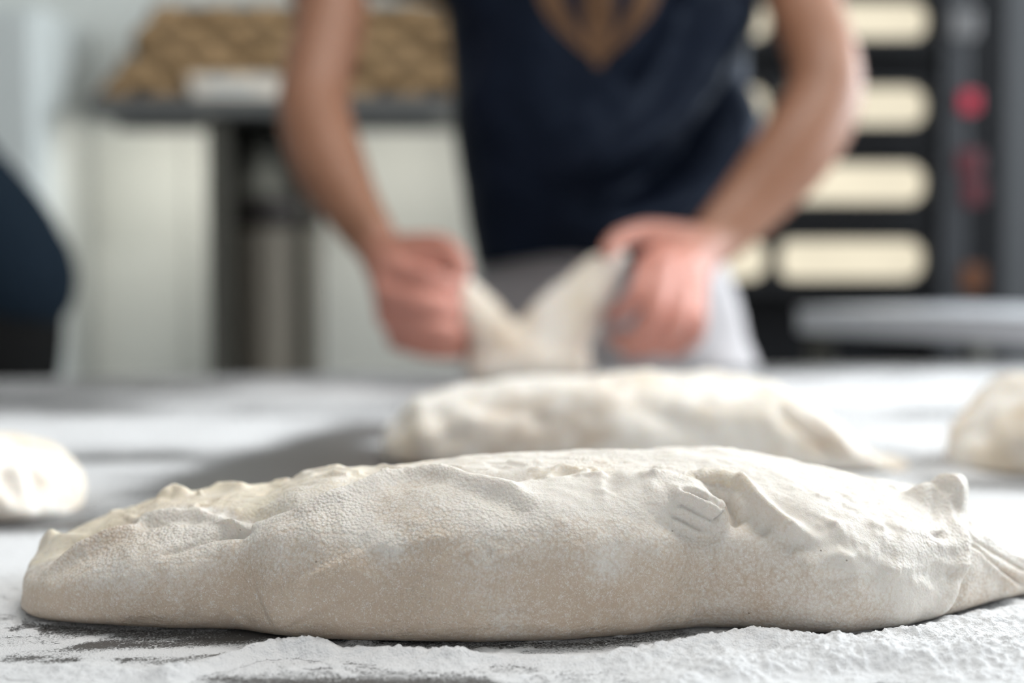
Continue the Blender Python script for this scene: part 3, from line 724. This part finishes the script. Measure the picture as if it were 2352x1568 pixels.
finger(bm, [pp(1620, 560, 1.655, 0.021), pp(1548, 542, 1.635, 0.0165), pp(1478, 534, 1.615, 0.0135), pp(1418, 552, 1.59, 0.0115), pp(1396, 580, 1.575, 0.0095)])
me = fuse(bm, 0.0038, 4, 0.5)
c = coords(me)
hand = np.minimum(np.linalg.norm(c - np.array(P(985, 690, 1.58)), axis=1), np.linalg.norm(c - np.array(P(1510, 680, 1.58)), axis=1))
fattr(me, 'pink', np.clip(1.25 - hand/0.11, 0, 0.85))
setco(me, c - np.array(baker.location))
link('body', me, M_SKIN, baker)
for s in (-1, 1):
    b2 = bmesh.new(); bmesh.ops.create_uvsphere(b2, u_segments=16, v_segments=10, radius=0.0115)
    e = link('eye', bm_mesh('eye', b2), M_EYE, baker, (s*0.031, hy-0.0675-2.04, hzv+0.008))
    b2 = bmesh.new(); bmesh.ops.create_uvsphere(b2, u_segments=12, v_segments=8, radius=0.0055)
    link('iris', bm_mesh('iris', b2), M_IRIS, e, (0, -0.0073, 0))
bm = bmesh.new()
limb(bm, [(cx, hy+0.035, hzv+0.0, 0.07, 0.07), (cx, hy+0.025, hzv+0.06, 0.080, 0.095), (cx, hy+0.02, hzv+0.09, 0.065, 0.08)], 20, (1, 0, 0))
me = fuse(bm, 0.006, 3); c = coords(me); c += normals(me)*(fbm(c*90, 3, 3)*0.003)[:, None]; setco(me, c - np.array(baker.location)); link('hair', me, M_HAIR, baker)

# t-shirt: torso and short sleeves, draped folds running down from the lit shoulder
bm = bmesh.new()
limb(bm, [(0.112, 1.995, TZ+0.158, 0.170, 0.135), (0.116, 1.985, TZ+0.24, 0.188, 0.150), (0.118, 1.985, TZ+0.34, 0.200, 0.150), (0.122, 1.995, TZ+0.44, 0.208, 0.145), (0.120, 2.01, TZ+0.54, 0.215, 0.135), (0.119, 2.015, TZ+0.61, 0.17, 0.105), (0.119, 2.01, TZ+0.655, 0.085, 0.08)], 40, (1, 0, 0))
limb(bm, [(0.0, 2.02, TZ+0.58, 0.085, 0.085), (*SHL, 0.074, 0.074), pp(742, -150, 1.975, 0.068)], 20)
limb(bm, [(0.24, 2.02, TZ+0.58, 0.085, 0.085), (*SHR, 0.074, 0.074), pp(1812, -150, 1.94, 0.068)], 20)
me = fuse(bm, 0.0065, 6)
c = coords(me); n = normals(me); ax, ay, ad = proj(c); front = np.clip(-n[:, 1]*1.6, 0, 1)
d = np.zeros(len(c))
def fold(pl, wpx, amp):
    q2 = np.c_[ax, ay]; dd, t = seg_dist(q2, catmull(pl, 6)); return amp*np.exp(-(dd/wpx)**2)*np.clip(np.minimum(t, 1-t)*5+0.3, 0, 1)
d += fold([(1690, -60), (1640, 120), (1560, 260), (1440, 350), (1300, 400)], 46, 0.028)
d += fold([(1700, 120), (1650, 250), (1560, 370), (1440, 430)], 34, -0.022)
d += fold([(1712, 180), (1700, 320), (1610, 430), (1480, 500), (1330, 520)], 42, 0.028)
d += fold([(1590, -40), (1520, 130), (1430, 230)], 40, -0.010)
d += fold([(1500, -20), (1440, 200), (1360, 280), (1290, 310)], 40, 0.006)
d += fold([(1660, 430), (1560, 540), (1420, 590)], 30, -0.010)
d += 0.004*fbm(c*12, 3, 15)
c += n*(d*1.7*(0.3 + 0.7*front))[:, None]
hem = TZ + 0.142 + 0.008*np.sin(c[:, 0]*22); c[:, 2] = np.maximum(c[:, 2], hem)
setco(me, c)
shirt_bvh = BVHTree.FromPolygons([tuple(v) for v in c], [tuple(p.vertices) for p in me.polygons])
setco(me, c - np.array(baker.location))
shirt = link('t_shirt', me, M_SHIRT, baker)
# printed emblem: three tapering strands meeting in a point, its lower end in view
def decal(outline, name, ox=0.0):
    """flat printed shape laid on the shirt; outline in metres around the emblem's lower tip"""
    ns = 26; bm = bmesh.new(); tip = P(1376, 152, 1.84); rows = []
    for k in range(ns+1):
        t = k/ns; xa, xb, z = outline(t); row = []
        for j in range(7):
            x = tip.x + xa + (xb-xa)*j/6; hit = shirt_bvh.ray_cast(Vector((x, 1.5, tip.z+z)), Vector((0, 1, 0)))
            row.append(bm.verts.new(Vector((x, (hit[0].y if hit[0] else 1.86)-0.0016, tip.z+z)) - baker.location))
        rows.append(row)
    for a, b in zip(rows, rows[1:]):
        for j in range(6): bm.faces.new((a[j], a[j+1], b[j+1], b[j]))
    bmesh.ops.solidify(bm, geom=bm.faces[:], thickness=0.0006)
    return link(name, bm_mesh(name, bm), M_PRINT, shirt)
Hm = 0.17
decal(lambda t: (-0.004-0.016*math.sin(math.pi*min(t*1.1, 1))**0.7, 0.004+0.016*math.sin(math.pi*min(t*1.1, 1))**0.7, t*Hm), 'emblem_strand')
for s in (-1, 1):
    def side(t, s=s):
        o_ = s*(0.012 + 0.052*math.sin(math.pi*0.5*min(1, t*1.7))); w_ = 0.003 + 0.013*math.sin(math.pi*min(1, t*0.95+0.05)); return (o_-w_, o_+w_, 0.016 + t*Hm*0.95)
    decal(side, 'emblem_strand')
# trousers and shoes
bm = bmesh.new()
limb(bm, [(0.125, 2.06, TZ+0.20, 0.16, 0.11), (0.13, 2.05, TZ+0.08, 0.195, 0.128), (0.14, 2.05, TZ-0.06, 0.215, 0.13)], 30, (1, 0, 0))
for s in (-1, 1):
    limb(bm, [(0.14+s*0.105, 2.05, TZ-0.04, 0.115, 0.125), (0.14+s*0.12, 2.05, TZ-0.42, 0.085, 0.09), (0.13+s*0.12, 2.06, TZ-0.80, 0.07, 0.075), (0.13+s*0.12, 2.06, TZ-0.855, 0.07, 0.078)], 22, (1, 0, 0))
me = fuse(bm, 0.008, 5); c = coords(me); n = normals(me)
c += n*(0.005*fbm(c*np.array((14, 14, 7)), 3, 5))[:, None]; setco(me, c - np.array(baker.location)); link('trousers', me, M_TROUSERS, baker)
for s in (-1, 1):
    bm = bmesh.new(); x = 0.13+s*0.12
    limb(bm, [(x, 2.12, 0.045, 0.038, 0.045), (x, 2.02, 0.045, 0.045, 0.045), (x, 1.90, 0.035, 0.045, 0.033)], 18, (1, 0, 0)); me = fuse(bm, 0.006, 3)
    c = coords(me); c[:, 2] = np.maximum(c[:, 2], 0.001); setco(me, c - np.array(baker.location)); link('shoe', me, M_SHOE, baker)

# stretched dough between the hands, its belly resting on the table
bm = bmesh.new()
limb(bm, [pp(1018, 640, 1.604, 0.016, 0.018), pp(1048, 668, 1.60, 0.021, 0.024), pp(1105, 735, 1.605, 0.026, 0.034), pp(1165, 805, 1.61, 0.033, 0.045), pp(1215, 850, 1.615, 0.036, 0.055)], 20, (1, 0, 0))
limb(bm, [pp(1420, 592, 1.602, 0.014, 0.017), pp(1385, 625, 1.60, 0.022, 0.026), pp(1330, 690, 1.605, 0.034, 0.036), pp(1278, 765, 1.61, 0.042, 0.046), pp(1232, 845, 1.615, 0.042, 0.055)], 20, (1, 0, 0))
limb(bm, [pp(1130, 840, 1.615, 0.03, 0.05), pp(1215, 835, 1.61, 0.036, 0.06), pp(1300, 838, 1.615, 0.03, 0.05)], 20, (0, 0, 1))
me = fuse(bm, 0.005, 8); c = coords(me); n = normals(me)
c += n*(0.0035*fbm(c*32, 3, 91))[:, None]; c[:, 2] = np.maximum(c[:, 2], TZ + 0.0004)
fattr(me, 'flour', np.clip(0.6+0.3*fbm(c*25, 2, 3), 0, 1)); fattr(me, 'wet', np.clip(0.2+0.4*fbm(c*18, 2, 7), 0, 1)); setco(me, c)
tag(link('dough_loaf', me, M_DOUGH_FAR), 'piece of raw dough stretched into a V between the hands', 'dough', 'raw dough loaves on the table')

# ------------------------------------------------------------------ second worker, bending at the left edge
w2 = empty('person', (-0.86, 2.25, 0))
tag(w2, 'person in dark navy top and black trousers bending at the left photo edge', 'person')
hip = P(28, 690, 2.25)
bx, by = hip.x - 0.04, 2.25
org = np.array(w2.location)
bm = bmesh.new()
limb(bm, [(bx-0.02, by, TZ+0.08, 0.08, 0.115), (bx-0.10, by, TZ+0.22, 0.09, 0.135), (bx-0.20, by, TZ+0.36, 0.095, 0.155), (bx-0.30, by, TZ+0.45, 0.07, 0.11)], 24, (1, 0, 0))
limb(bm, [(bx-0.30, by, TZ+0.44, 0.055, 0.055), (bx-0.37, by, TZ+0.50, 0.055, 0.055)], 14)
limb(bm, [(bx-0.43, by, TZ+0.44, 0.05, 0.05), (bx-0.43, by, TZ+0.50, 0.078, 0.07), (bx-0.40, by, TZ+0.59, 0.08, 0.07)], 20)
limb(bm, [(bx-0.51, by, TZ+0.52, 0.012, 0.01), (bx-0.525, by, TZ+0.50, 0.014, 0.011)], 8)
for s in (-1, 1):
    limb(bm, [(bx-0.26, by+s*0.16, TZ+0.40, 0.05, 0.05), (bx-0.34, by+s*0.20, TZ+0.14, 0.042, 0.042), (bx-0.50, by+s*0.16, TZ+0.06, 0.03, 0.03), (bx-0.56, by+s*0.14, TZ+0.05, 0.036, 0.018)], 14)
    for k in range(4): finger(bm, [(bx-0.575, by+s*0.14+(k-1.5)*0.019, TZ+0.05, 0.010, 0.010), (bx-0.61, by+s*0.14+(k-1.5)*0.02, TZ+0.035, 0.009, 0.009), (bx-0.635, by+s*0.14+(k-1.5)*0.02, TZ+0.01, 0.008, 0.008)])
    finger(bm, [(bx-0.54, by+s*0.115, TZ+0.05, 0.012, 0.012), (bx-0.58, by+s*0.09, TZ+0.03, 0.010, 0.010)])
    limb(bm, [(bx-0.03, by+s*0.075, TZ-0.02, 0.062, 0.062), (bx-0.05, by+s*0.10, TZ-0.44, 0.05, 0.05), (bx-0.02, by+s*0.10, TZ-0.82, 0.038, 0.038)], 16)
me = fuse(bm, 0.005, 4); c = coords(me); fattr(me, 'pink', np.zeros(len(c))); setco(me, c-org); link('body', me, M_SKIN, w2)
bm = bmesh.new()
limb(bm, [(bx+0.005, by, TZ+0.115, 0.128, 0.17), (bx-0.03, by, TZ+0.18, 0.125, 0.175), (bx-0.12, by, TZ+0.285, 0.125, 0.185), (bx-0.22, by, TZ+0.375, 0.118, 0.19), (bx-0.30, by, TZ+0.44, 0.085, 0.12)], 28, (1, 0, 0))
for s in (-1, 1): limb(bm, [(bx-0.23, by+s*0.10, TZ+0.39, 0.075, 0.075), (bx-0.265, by+s*0.162, TZ+0.39, 0.070, 0.070), (bx-0.325, by+s*0.195, TZ+0.20, 0.062, 0.062)], 16)
me = fuse(bm, 0.008, 5); c = coords(me); c += normals(me)*(0.005*fbm(c*12, 3, 44))[:, None]; setco(me, c-org); link('top', me, M_NAVY2, w2)
bm = bmesh.new()
limb(bm, [(bx-0.005, by, TZ+0.14, 0.115, 0.155), (bx-0.012, by, TZ+0.0, 0.12, 0.165), (bx-0.03, by, TZ-0.10, 0.10, 0.16)], 26, (1, 0, 0))
for s in (-1, 1): limb(bm, [(bx-0.03, by+s*0.085, TZ-0.06, 0.095, 0.09), (bx-0.05, by+s*0.10, TZ-0.44, 0.075, 0.075), (bx-0.02, by+s*0.10, TZ-0.85, 0.062, 0.062)], 18)
me = fuse(bm, 0.008, 5); c = coords(me); c += normals(me)*(0.004*fbm(c*14, 3, 45))[:, None]; setco(me, c-org); link('trousers', me, M_BLACK2, w2)
for s in (-1, 1):
    bm = bmesh.new(); y = by+s*0.10
    limb(bm, [(bx+0.03, y, 0.045, 0.04, 0.045), (bx-0.06, y, 0.045, 0.042, 0.045), (bx-0.17, y, 0.034, 0.042, 0.032)], 16, (0, 1, 0)); me = fuse(bm, 0.006, 3)
    c = coords(me); c[:, 2] = np.maximum(c[:, 2], 0.001); setco(me, c-org); link('shoe', me, M_SHOE, w2)
bm = bmesh.new(); limb(bm, [(bx-0.38, by, TZ+0.53, 0.075, 0.078), (bx-0.385, by, TZ+0.60, 0.085, 0.078)], 18); me = fuse(bm, 0.007, 3); c = coords(me); setco(me, c-org); link('hair', me, M_HAIR, w2)

# ------------------------------------------------------------------ back of the room, left
def bxp(name, px0, px1, py0, py1, Y0, Y1, mat, parent=None, bev=0.004):
    """box whose front face at Y0 spans the given picture extents"""
    a = P(px0, py1, Y0); b = P(px1, py0, Y0)
    o = box(name, a.x, b.x, Y0, Y1, a.z, b.z, mat, None, bev)
    return rel(o, parent) if parent else o
def rel(o, parent):
    me = o.data; c = coords(me) - np.array(parent.location); setco(me, c); o.parent = parent; return o
fr = empty('fridge', (P(-240, 600, 3.1).x, 3.1, 0)); tag(fr, 'tall white fridge cabinet at the far left by the back wall', 'fridge')
a = P(-560, 0, 3.1).x; b = P(96, 0, 3.1).x; zt = P(0, 12, 3.1).z
rel(box('body', a, b, 3.1, 3.47, 0.08, zt, M_WHITE, None, 0.012), fr)
rel(box('door', a+0.006, b-0.006, 3.055, 3.098, 0.12, zt-0.02, M_WHITE, None, 0.012), fr)
h = rel(box('handle', a+0.05, a+0.075, 3.02, 3.056, 0.95, 1.35, M_STEEL, None, 0.006), fr)
for x in (a+0.05, b-0.05):
    for y in (3.14, 3.43): rel(link('foot', bm_mesh('foot', lathe_bm([(0, 0), (0.022, 0), (0.022, 0.082), (0, 0.082)], 16, None, (x, y, 0))), M_BLACK), fr)

SY = 3.08                                                       # front of the high shelf unit
zs = P(0, 222, SY).z; zs2 = P(0, 262, SY).z
su = empty('shelf_unit', (P(600, 0, SY).x, SY, 0)); tag(su, 'grey high shelf unit with dark post carrying the wicker basket', 'shelf')
sx0, sx1 = P(196, 0, SY).x, P(1230, 0, SY).x
rel(box('shelf_board', sx0, sx1, SY, 3.47, zs2, zs, M_SHELF, None, 0.003), su)
p0, p1 = P(470, 0, SY+0.03).x, P(516, 0, SY+0.03).x
rel(box('post', p0, p1, SY+0.03, SY+0.10, 0, zs2, M_STEELD, None, 0.003), su)
rel(box('light_blocker', p0+0.004, p0+0.016, SY+0.10, 3.455, 0.30, zs2, M_STEELD, None, 0.001), su)  # added to keep the fill light out of the recess
q0, q1 = P(700, 0, 3.42).x, P(728, 0, 3.42).x
rel(box('post', q0, q1, 3.42, 3.45, 0, zs2, M_STEELD, None, 0.003), su)
rel(box('light_blocker', q1-0.012, q1, SY+0.12, 3.42, 0.30, zs2, M_STEELD, None, 0.001), su)  # added light blocker on the recess's right side
rel(box('shade_panel', p0, q1, 3.455, 3.465, 0.30, zs2, M_STEELD, None, 0.001), su)  # dark sheet that stands in for the shade under the shelf
zl = P(0, 512, 3.22).z
rel(box('low_board', p0, q1, SY+0.10, 3.42, 0.28, 0.30, M_STEELD, None, 0.002), su)
# added warm fill lights with housings under the shelf board, brightening the wall
for xa_, xb_, w_ in ((250, 450, 0.75), (760, 1000, 0.6)):
    x0_, x1_ = P(xa_, 0, SY).x, P(xb_, 0, SY).x
    rel(box('fill_housing', x0_, x1_, SY+0.045, SY+0.06, zs2-0.03, zs2, M_SHELF, None, 0.002), su)
    area('added_wall_fill', ((x0_+x1_)/2, SY+0.066, zs2-0.016), ((x0_+x1_)/2, SY+0.40, zs2-0.30), x1_-x0_-0.01, 0.02, w_, (1.0, 0.95, 0.85))
# cylindrical bin with a black lid, a tin bowl upside down on it
bc = P(622, 600, 3.22); br = (P(724, 0, 3.22).x - P(520, 0, 3.22).x)/2
bn = empty('storage_bin', (bc.x, 3.30, 0.30)); tag(bn, 'cylindrical brushed steel bin with black lid standing under the shelf', 'bin')
hb = zl - 0.30
link('body', bm_mesh('body', lathe_bm([(0, 0), (br-0.006, 0), (br-0.003, 0.006), (br-0.003, hb-0.012), (br, hb-0.008), (br, hb), (0, hb)], 56)), M_BIN, bn)
lz = P(0, 448, 3.22).z - 0.30
ld = link('lid', bm_mesh('lid', lathe_bm([(0, hb-0.01), (br+0.004, hb-0.01), (br+0.006, hb), (br+0.006, lz-0.012), (br-0.004, lz), (0, lz)], 56)), M_BLACK, bn)
bwz = 0.30 + lz; bt = P(0, 318, 3.30).z - bwz
bo = empty('tin_bowl', (bc.x - 0.012, 3.30, bwz)); tag(bo, 'dull grey tin bowl upside down on the black bin lid', 'bowl')
link('body', bm_mesh('body', lathe_bm([(br*0.86, 0), (br*0.86, 0.006), (br*0.80, 0.01), (br*0.70, bt*0.55), (br*0.52, bt*0.9), (br*0.3, bt), (0, bt), (0, bt-0.004), (br*0.28, bt-0.004), (br*0.68, bt*0.5), (br*0.78, 0.004), (br*0.86, 0)], 48)), M_BOWL, bo)
link('foot_ring', bm_mesh('foot_ring', lathe_bm([(br*0.30, bt-0.002), (br*0.30, bt+0.006), (br*0.24, bt+0.006), (br*0.24, bt-0.002)], 40)), M_BOWL, bo)

# woven basket: sloping faces of crossing strips
BY0 = 3.19
B0, B1 = P(222, 228, BY0), P(1200, 228, BY0)
bw = B1.x - B0.x; bh = P(0, 14, 3.25).z - zs
bs = empty('wicker_basket', ((B0.x+B1.x)/2, BY0, zs + 0.0005)); tag(bs, 'large tan wicker basket with diamond weave on the grey shelf', 'basket')
inset = P(352, 14, 3.25).x - B0.x
lean = 0.08; dp = 0.265
hwb = bw/2
def corner(s, z, back): # shell outline at height fraction z
    return Vector((s*(hwb - inset*z), (dp - lean*z) if back else lean*z, bh*z))
bm = bmesh.new(); g = 0.012
vb = [bm.verts.new(corner(s, z, bk) + Vector((-s*g, -g if bk else g, 0.002 if z == 0 else -g))) for z in (0, 1) for s, bk in ((-1, 0), (1, 0), (1, 1), (-1, 1))]
for f in ((0, 1, 2, 3), (4, 5, 6, 7), (0, 1, 5, 4), (1, 2, 6, 5), (2, 3, 7, 6), (3, 0, 4, 7)): bm.faces.new([vb[k] for k in f])
link('inner_shell', bm_mesh('inner_shell', bm), M_WICKERD, bs, shade=False)
def strip_face(O, U, V, w0, w1, hgt, pitch, wdt):
    """diagonal strips over a trapezoid (half width w0 at the foot, w1 at the top)"""
    nrm = U.cross(V).normalized()
    if nrm.y > 0.5: nrm = -nrm
    for fam in (-1, 1):
        a = math.radians(40); du, dv = math.cos(a)*fam, math.sin(a)
        nlines = int((2*w0 + 2*hgt)/pitch) + 2
        for k in range(-nlines//2, nlines//2+1):
            off = k*pitch/math.sin(a); pts = []
            for s in np.linspace(-0.1, hgt/dv+0.1, 90):
                x, z = off - fam*hgt/2/math.tan(a) + du*s, dv*s
                if 0.004 <= z <= hgt-0.004 and abs(x) <= w0 + (w1-w0)*z/hgt - 0.006: pts.append((x, z, s))
            if len(pts) < 5: continue
            bm = bmesh.new(); prev = None
            for x, z, s in pts:
                wv = 0.0045*fam*math.cos(math.pi*(s/(pitch/math.sin(2*a))) + k*math.pi)
                c = O + U*x + V*z + nrm*(0.003+wv); pv = U*(-dv*fam)*wdt/2 + V*math.cos(a)*wdt/2
                ring = [bm.verts.new(c+pv), bm.verts.new(c+nrm*0.004), bm.verts.new(c-pv), bm.verts.new(c-nrm*0.003)]
                if prev:
                    for j in range(4): bm.faces.new((prev[j], prev[(j+1) % 4], ring[(j+1) % 4], ring[j]))
                else: bm.faces.new(ring)
                prev = ring
            bm.faces.new(prev[::-1])
            link('strip', bm_mesh('strip', bm), M_WICKER, bs)
V1 = (corner(-1, 1, 0) - corner(-1, 0, 0)); V1.x = 0; hv = V1.length
strip_face(Vector((0, 0, 0)), Vector((1, 0, 0)), V1/hv, hwb, hwb-inset, hv, 0.070, 0.045)
V2 = Vector((inset, 0, bh)); h2 = V2.length
strip_face(Vector((-hwb, dp/2, 0)), Vector((0, -1, 0)), V2/h2, dp/2, dp/2-lean, h2, 0.070, 0.045)
for z, r in ((0.008, 0.012), (bh-0.006, 0.010)):
    t = z/bh; bm = bmesh.new(); cs = [corner(s, t, bk) for s, bk in ((-1, 0), (1, 0), (1, 1), (-1, 1))]
    for k in range(4):
        A, B = cs[k], cs[(k+1) % 4]; d = (B-A)
        loft_bm(bm, [(*(A+d*q_), r, r) for q_ in (0, 0.33, 0.66, 1)], 8, (0, 0, 1), 2)
    link('rim', bm_mesh('rim', bm), M_WICKERD if z < 0.05 else M_WICKER, bs)
# cream tub on the shelf in front of the basket
A = P(428, 246, SY+0.005); B = P(634, 172, SY+0.005)
tb = empty('plastic_tub', ((A.x+B.x)/2, SY+0.035, zs)); tag(tb, 'small cream plastic tub with rim at the shelf edge below the basket', 'tub')
w = (B.x-A.x)/2; hgt = B.z - zs
bm = bmesh.new(); rings = []
for (k, z) in ((0.92, 0), (0.98, hgt-0.012), (1.0, hgt-0.012), (1.0, hgt), (0.95, hgt), (0.90, 0.006)):
    rings.append([bm.verts.new((sx*w*k, 0.02 + sy*0.05*k, z)) for sx, sy in ((-1, -1), (1, -1), (1, 1), (-1, 1))])
for r0, r1 in zip(rings, rings[1:]):
    for k in range(4): bm.faces.new((r0[k], r0[(k+1) % 4], r1[(k+1) % 4], r1[k]))
bm.faces.new(rings[0]); bm.faces.new(rings[-1])
bmesh.ops.bevel(bm, geom=[e for e in bm.edges if abs(e.verts[0].co.z-e.verts[1].co.z) > 0.01], offset=0.008, segments=3, affect='EDGES')
link('body', bm_mesh('body', bm), M_CREAM, tb, shade=False)
rel(box('label_strip', tb.location.x-w*0.5, tb.location.x+w*0.5, tb.location.y+0.02-0.0515, tb.location.y+0.02-0.0475, zs+hgt*0.3, zs+hgt*0.6, M_WHITE, None, 0.0005), tb)

# ------------------------------------------------------------------ deck oven, right
OY = 2.98
ov = empty('deck_oven', (P(1860, 0, OY).x, OY, 0)); tag(ov, 'black deck oven with four glowing windows and red displays', 'oven')
ox0, ox1, ox2 = P(1480, 0, OY).x, P(2163, 0, OY).x, P(2322, 0, OY).x
rel(box('body', ox0, ox2, OY+0.06, 3.47, 0.12, 1.95, M_OVEN, None, 0.006), ov)
rel(box('control_column', ox1, P(2226, 0, OY).x, OY-0.012, OY+0.06, 0.5, 1.95, M_OVENG, None, 0.003), ov)
cc = rel(box('control_column', P(2227, 0, OY).x, ox2, OY+0.012, OY+0.06, 0.5, 1.95, M_OVEN, None, 0.003), ov)
decks = [(2, 86), (198, 286), (376, 464), (552, 640)]
for k, (y0, y1) in enumerate(decks):
    pad = 48 if k else 54
    zt_, zb_ = P(0, y0-pad+8, OY).z, P(0, y1+pad-8, OY).z
    wx0, wx1 = P(1545, 0, OY).x, P(2134, 0, OY).x; wz1, wz0 = P(0, y0, OY).z, P(0, y1, OY).z
    m0, m1 = P(1768, 0, OY).x, P(1800, 0, OY).x
    bm = bmesh.new()
    for r in ((ox0+0.01, wx0, zb_, zt_), (wx1, ox1-0.003, zb_, zt_), (m0, m1, wz0, wz1), (wx0, wx1, zb_, wz0), (wx0, wx1, wz1, zt_)):
        box_bm(r[0], r[1], OY, OY+0.058, r[2], r[3], 0.002, bm)
    dr = rel(link('door', bm_mesh('door', bm), M_OVEN, shade=False), ov)
    for q0_, q1_ in ((wx0, m0), (m1, wx1)):         # rounded pane with the lit chamber behind it
        hh_ = (wz1-wz0)/2; rr = hh_*0.8; bm = bmesh.new(); ring = []
        for sx, sz, a0 in ((1, 1, 0), (-1, 1, 90), (-1, -1, 180), (1, -1, 270)):
            for t in range(0, 91, 15):
                g_ = math.radians(a0+t); ring.append(((q0_+q1_)/2 + sx*((q1_-q0_)/2-rr) + rr*math.cos(g_), (wz0+wz1)/2 + sz*(hh_-rr) + rr*math.sin(g_)))
        f0 = bm.faces.new([bm.verts.new((x, OY+0.025, z)) for x, z in ring])
        ex = bmesh.ops.extrude_face_region(bm, geom=[f0]); bmesh.ops.translate(bm, verts=[v for v in ex['geom'] if isinstance(v, bmesh.types.BMVert)], vec=(0, 0.015, 0))
        pn = link('window', bm_mesh('window', bm), M_LIT, shade=False); c = coords(pn.data) - np.array(ov.location); setco(pn.data, c); pn.parent = dr
    bm = bmesh.new(); hzp = zb_ + 0.008
    loft_bm(bm, [(wx0+0.05, OY-0.03, hzp, 0.007, 0.007), (wx1-0.05, OY-0.03, hzp, 0.007, 0.007)], 10, (0, 0, 1), 4)
    for x in (wx0+0.07, wx1-0.07): loft_bm(bm, [(x, OY-0.03, hzp, 0.005, 0.005), (x, OY+0.005, hzp, 0.005, 0.005)], 8, (0, 0, 1), 2)
    hd = link('handle', bm_mesh('handle', bm), M_OVEN); c = coords(hd.data) - np.array(ov.location); setco(hd.data, c); hd.parent = dr
for nm, x0, x1, y0, y1, mt in (('display', 2210, 2250, 210, 254, M_RED), ('display', 2206, 2256, 345, 400, M_REDDIM), ('display', 2218, 2262, 415, 466, M_REDDIM),
                               ('display', 2186, 2248, 22, 84, M_PANELGLINT), ('indicator', 2214, 2262, 608, 668, M_AMBER)):  # the grey box is a painted reflection, the others are real indicators
    a = P(x0, y1, OY-0.02); b = P(x1, y0, OY-0.02)
    rel(box(nm, a.x, b.x, OY-0.022, OY+0.013, a.z, b.z, mt, None, 0.003), ov)
rel(box('side_trim', ox2, P(2440, 0, OY).x, OY+0.02, 3.47, 0.12, 1.95, M_OVENT, None, 0.003), ov)
for x in (ox0+0.06, ox2-0.06):
    for y in (OY+0.12, 3.40): rel(link('foot', bm_mesh('foot', lathe_bm([(0, 0), (0.03, 0), (0.03, 0.125), (0, 0.125)], 18, None, (x, y, 0))), M_BLACK), ov)

# steel bench running away along the right
bz = TZ + 0.062
b0, b1 = Vector((0.50, 2.50)), Vector((0.775, 2.035))
dirb = b1-b0; Lb = dirb.length; rzb = math.atan2(dirb.y, dirb.x)
bn2 = empty('steel_bench', (b0.x, b0.y, 0), rzb); tag(bn2, 'stainless steel bench on the right in front of the oven', 'bench')
box('bench_top', 0, Lb, 0.0, 0.45, bz-0.006, bz, M_STEEL, bn2, 0.002)
box('apron', 0.002, Lb-0.002, 0.002, 0.448, bz-0.042, bz-0.006, M_STEEL, bn2, 0.002)
box('low_shelf', 0.03, Lb-0.03, 0.03, 0.42, 0.62, 0.635, M_STEEL, bn2, 0.003)
for x in (0.03, Lb-0.03):
    for y in (0.03, 0.42): box('leg', x-0.018, x+0.018, y-0.018, y+0.018, 0, bz-0.042, M_STEELD, bn2, 0.003)
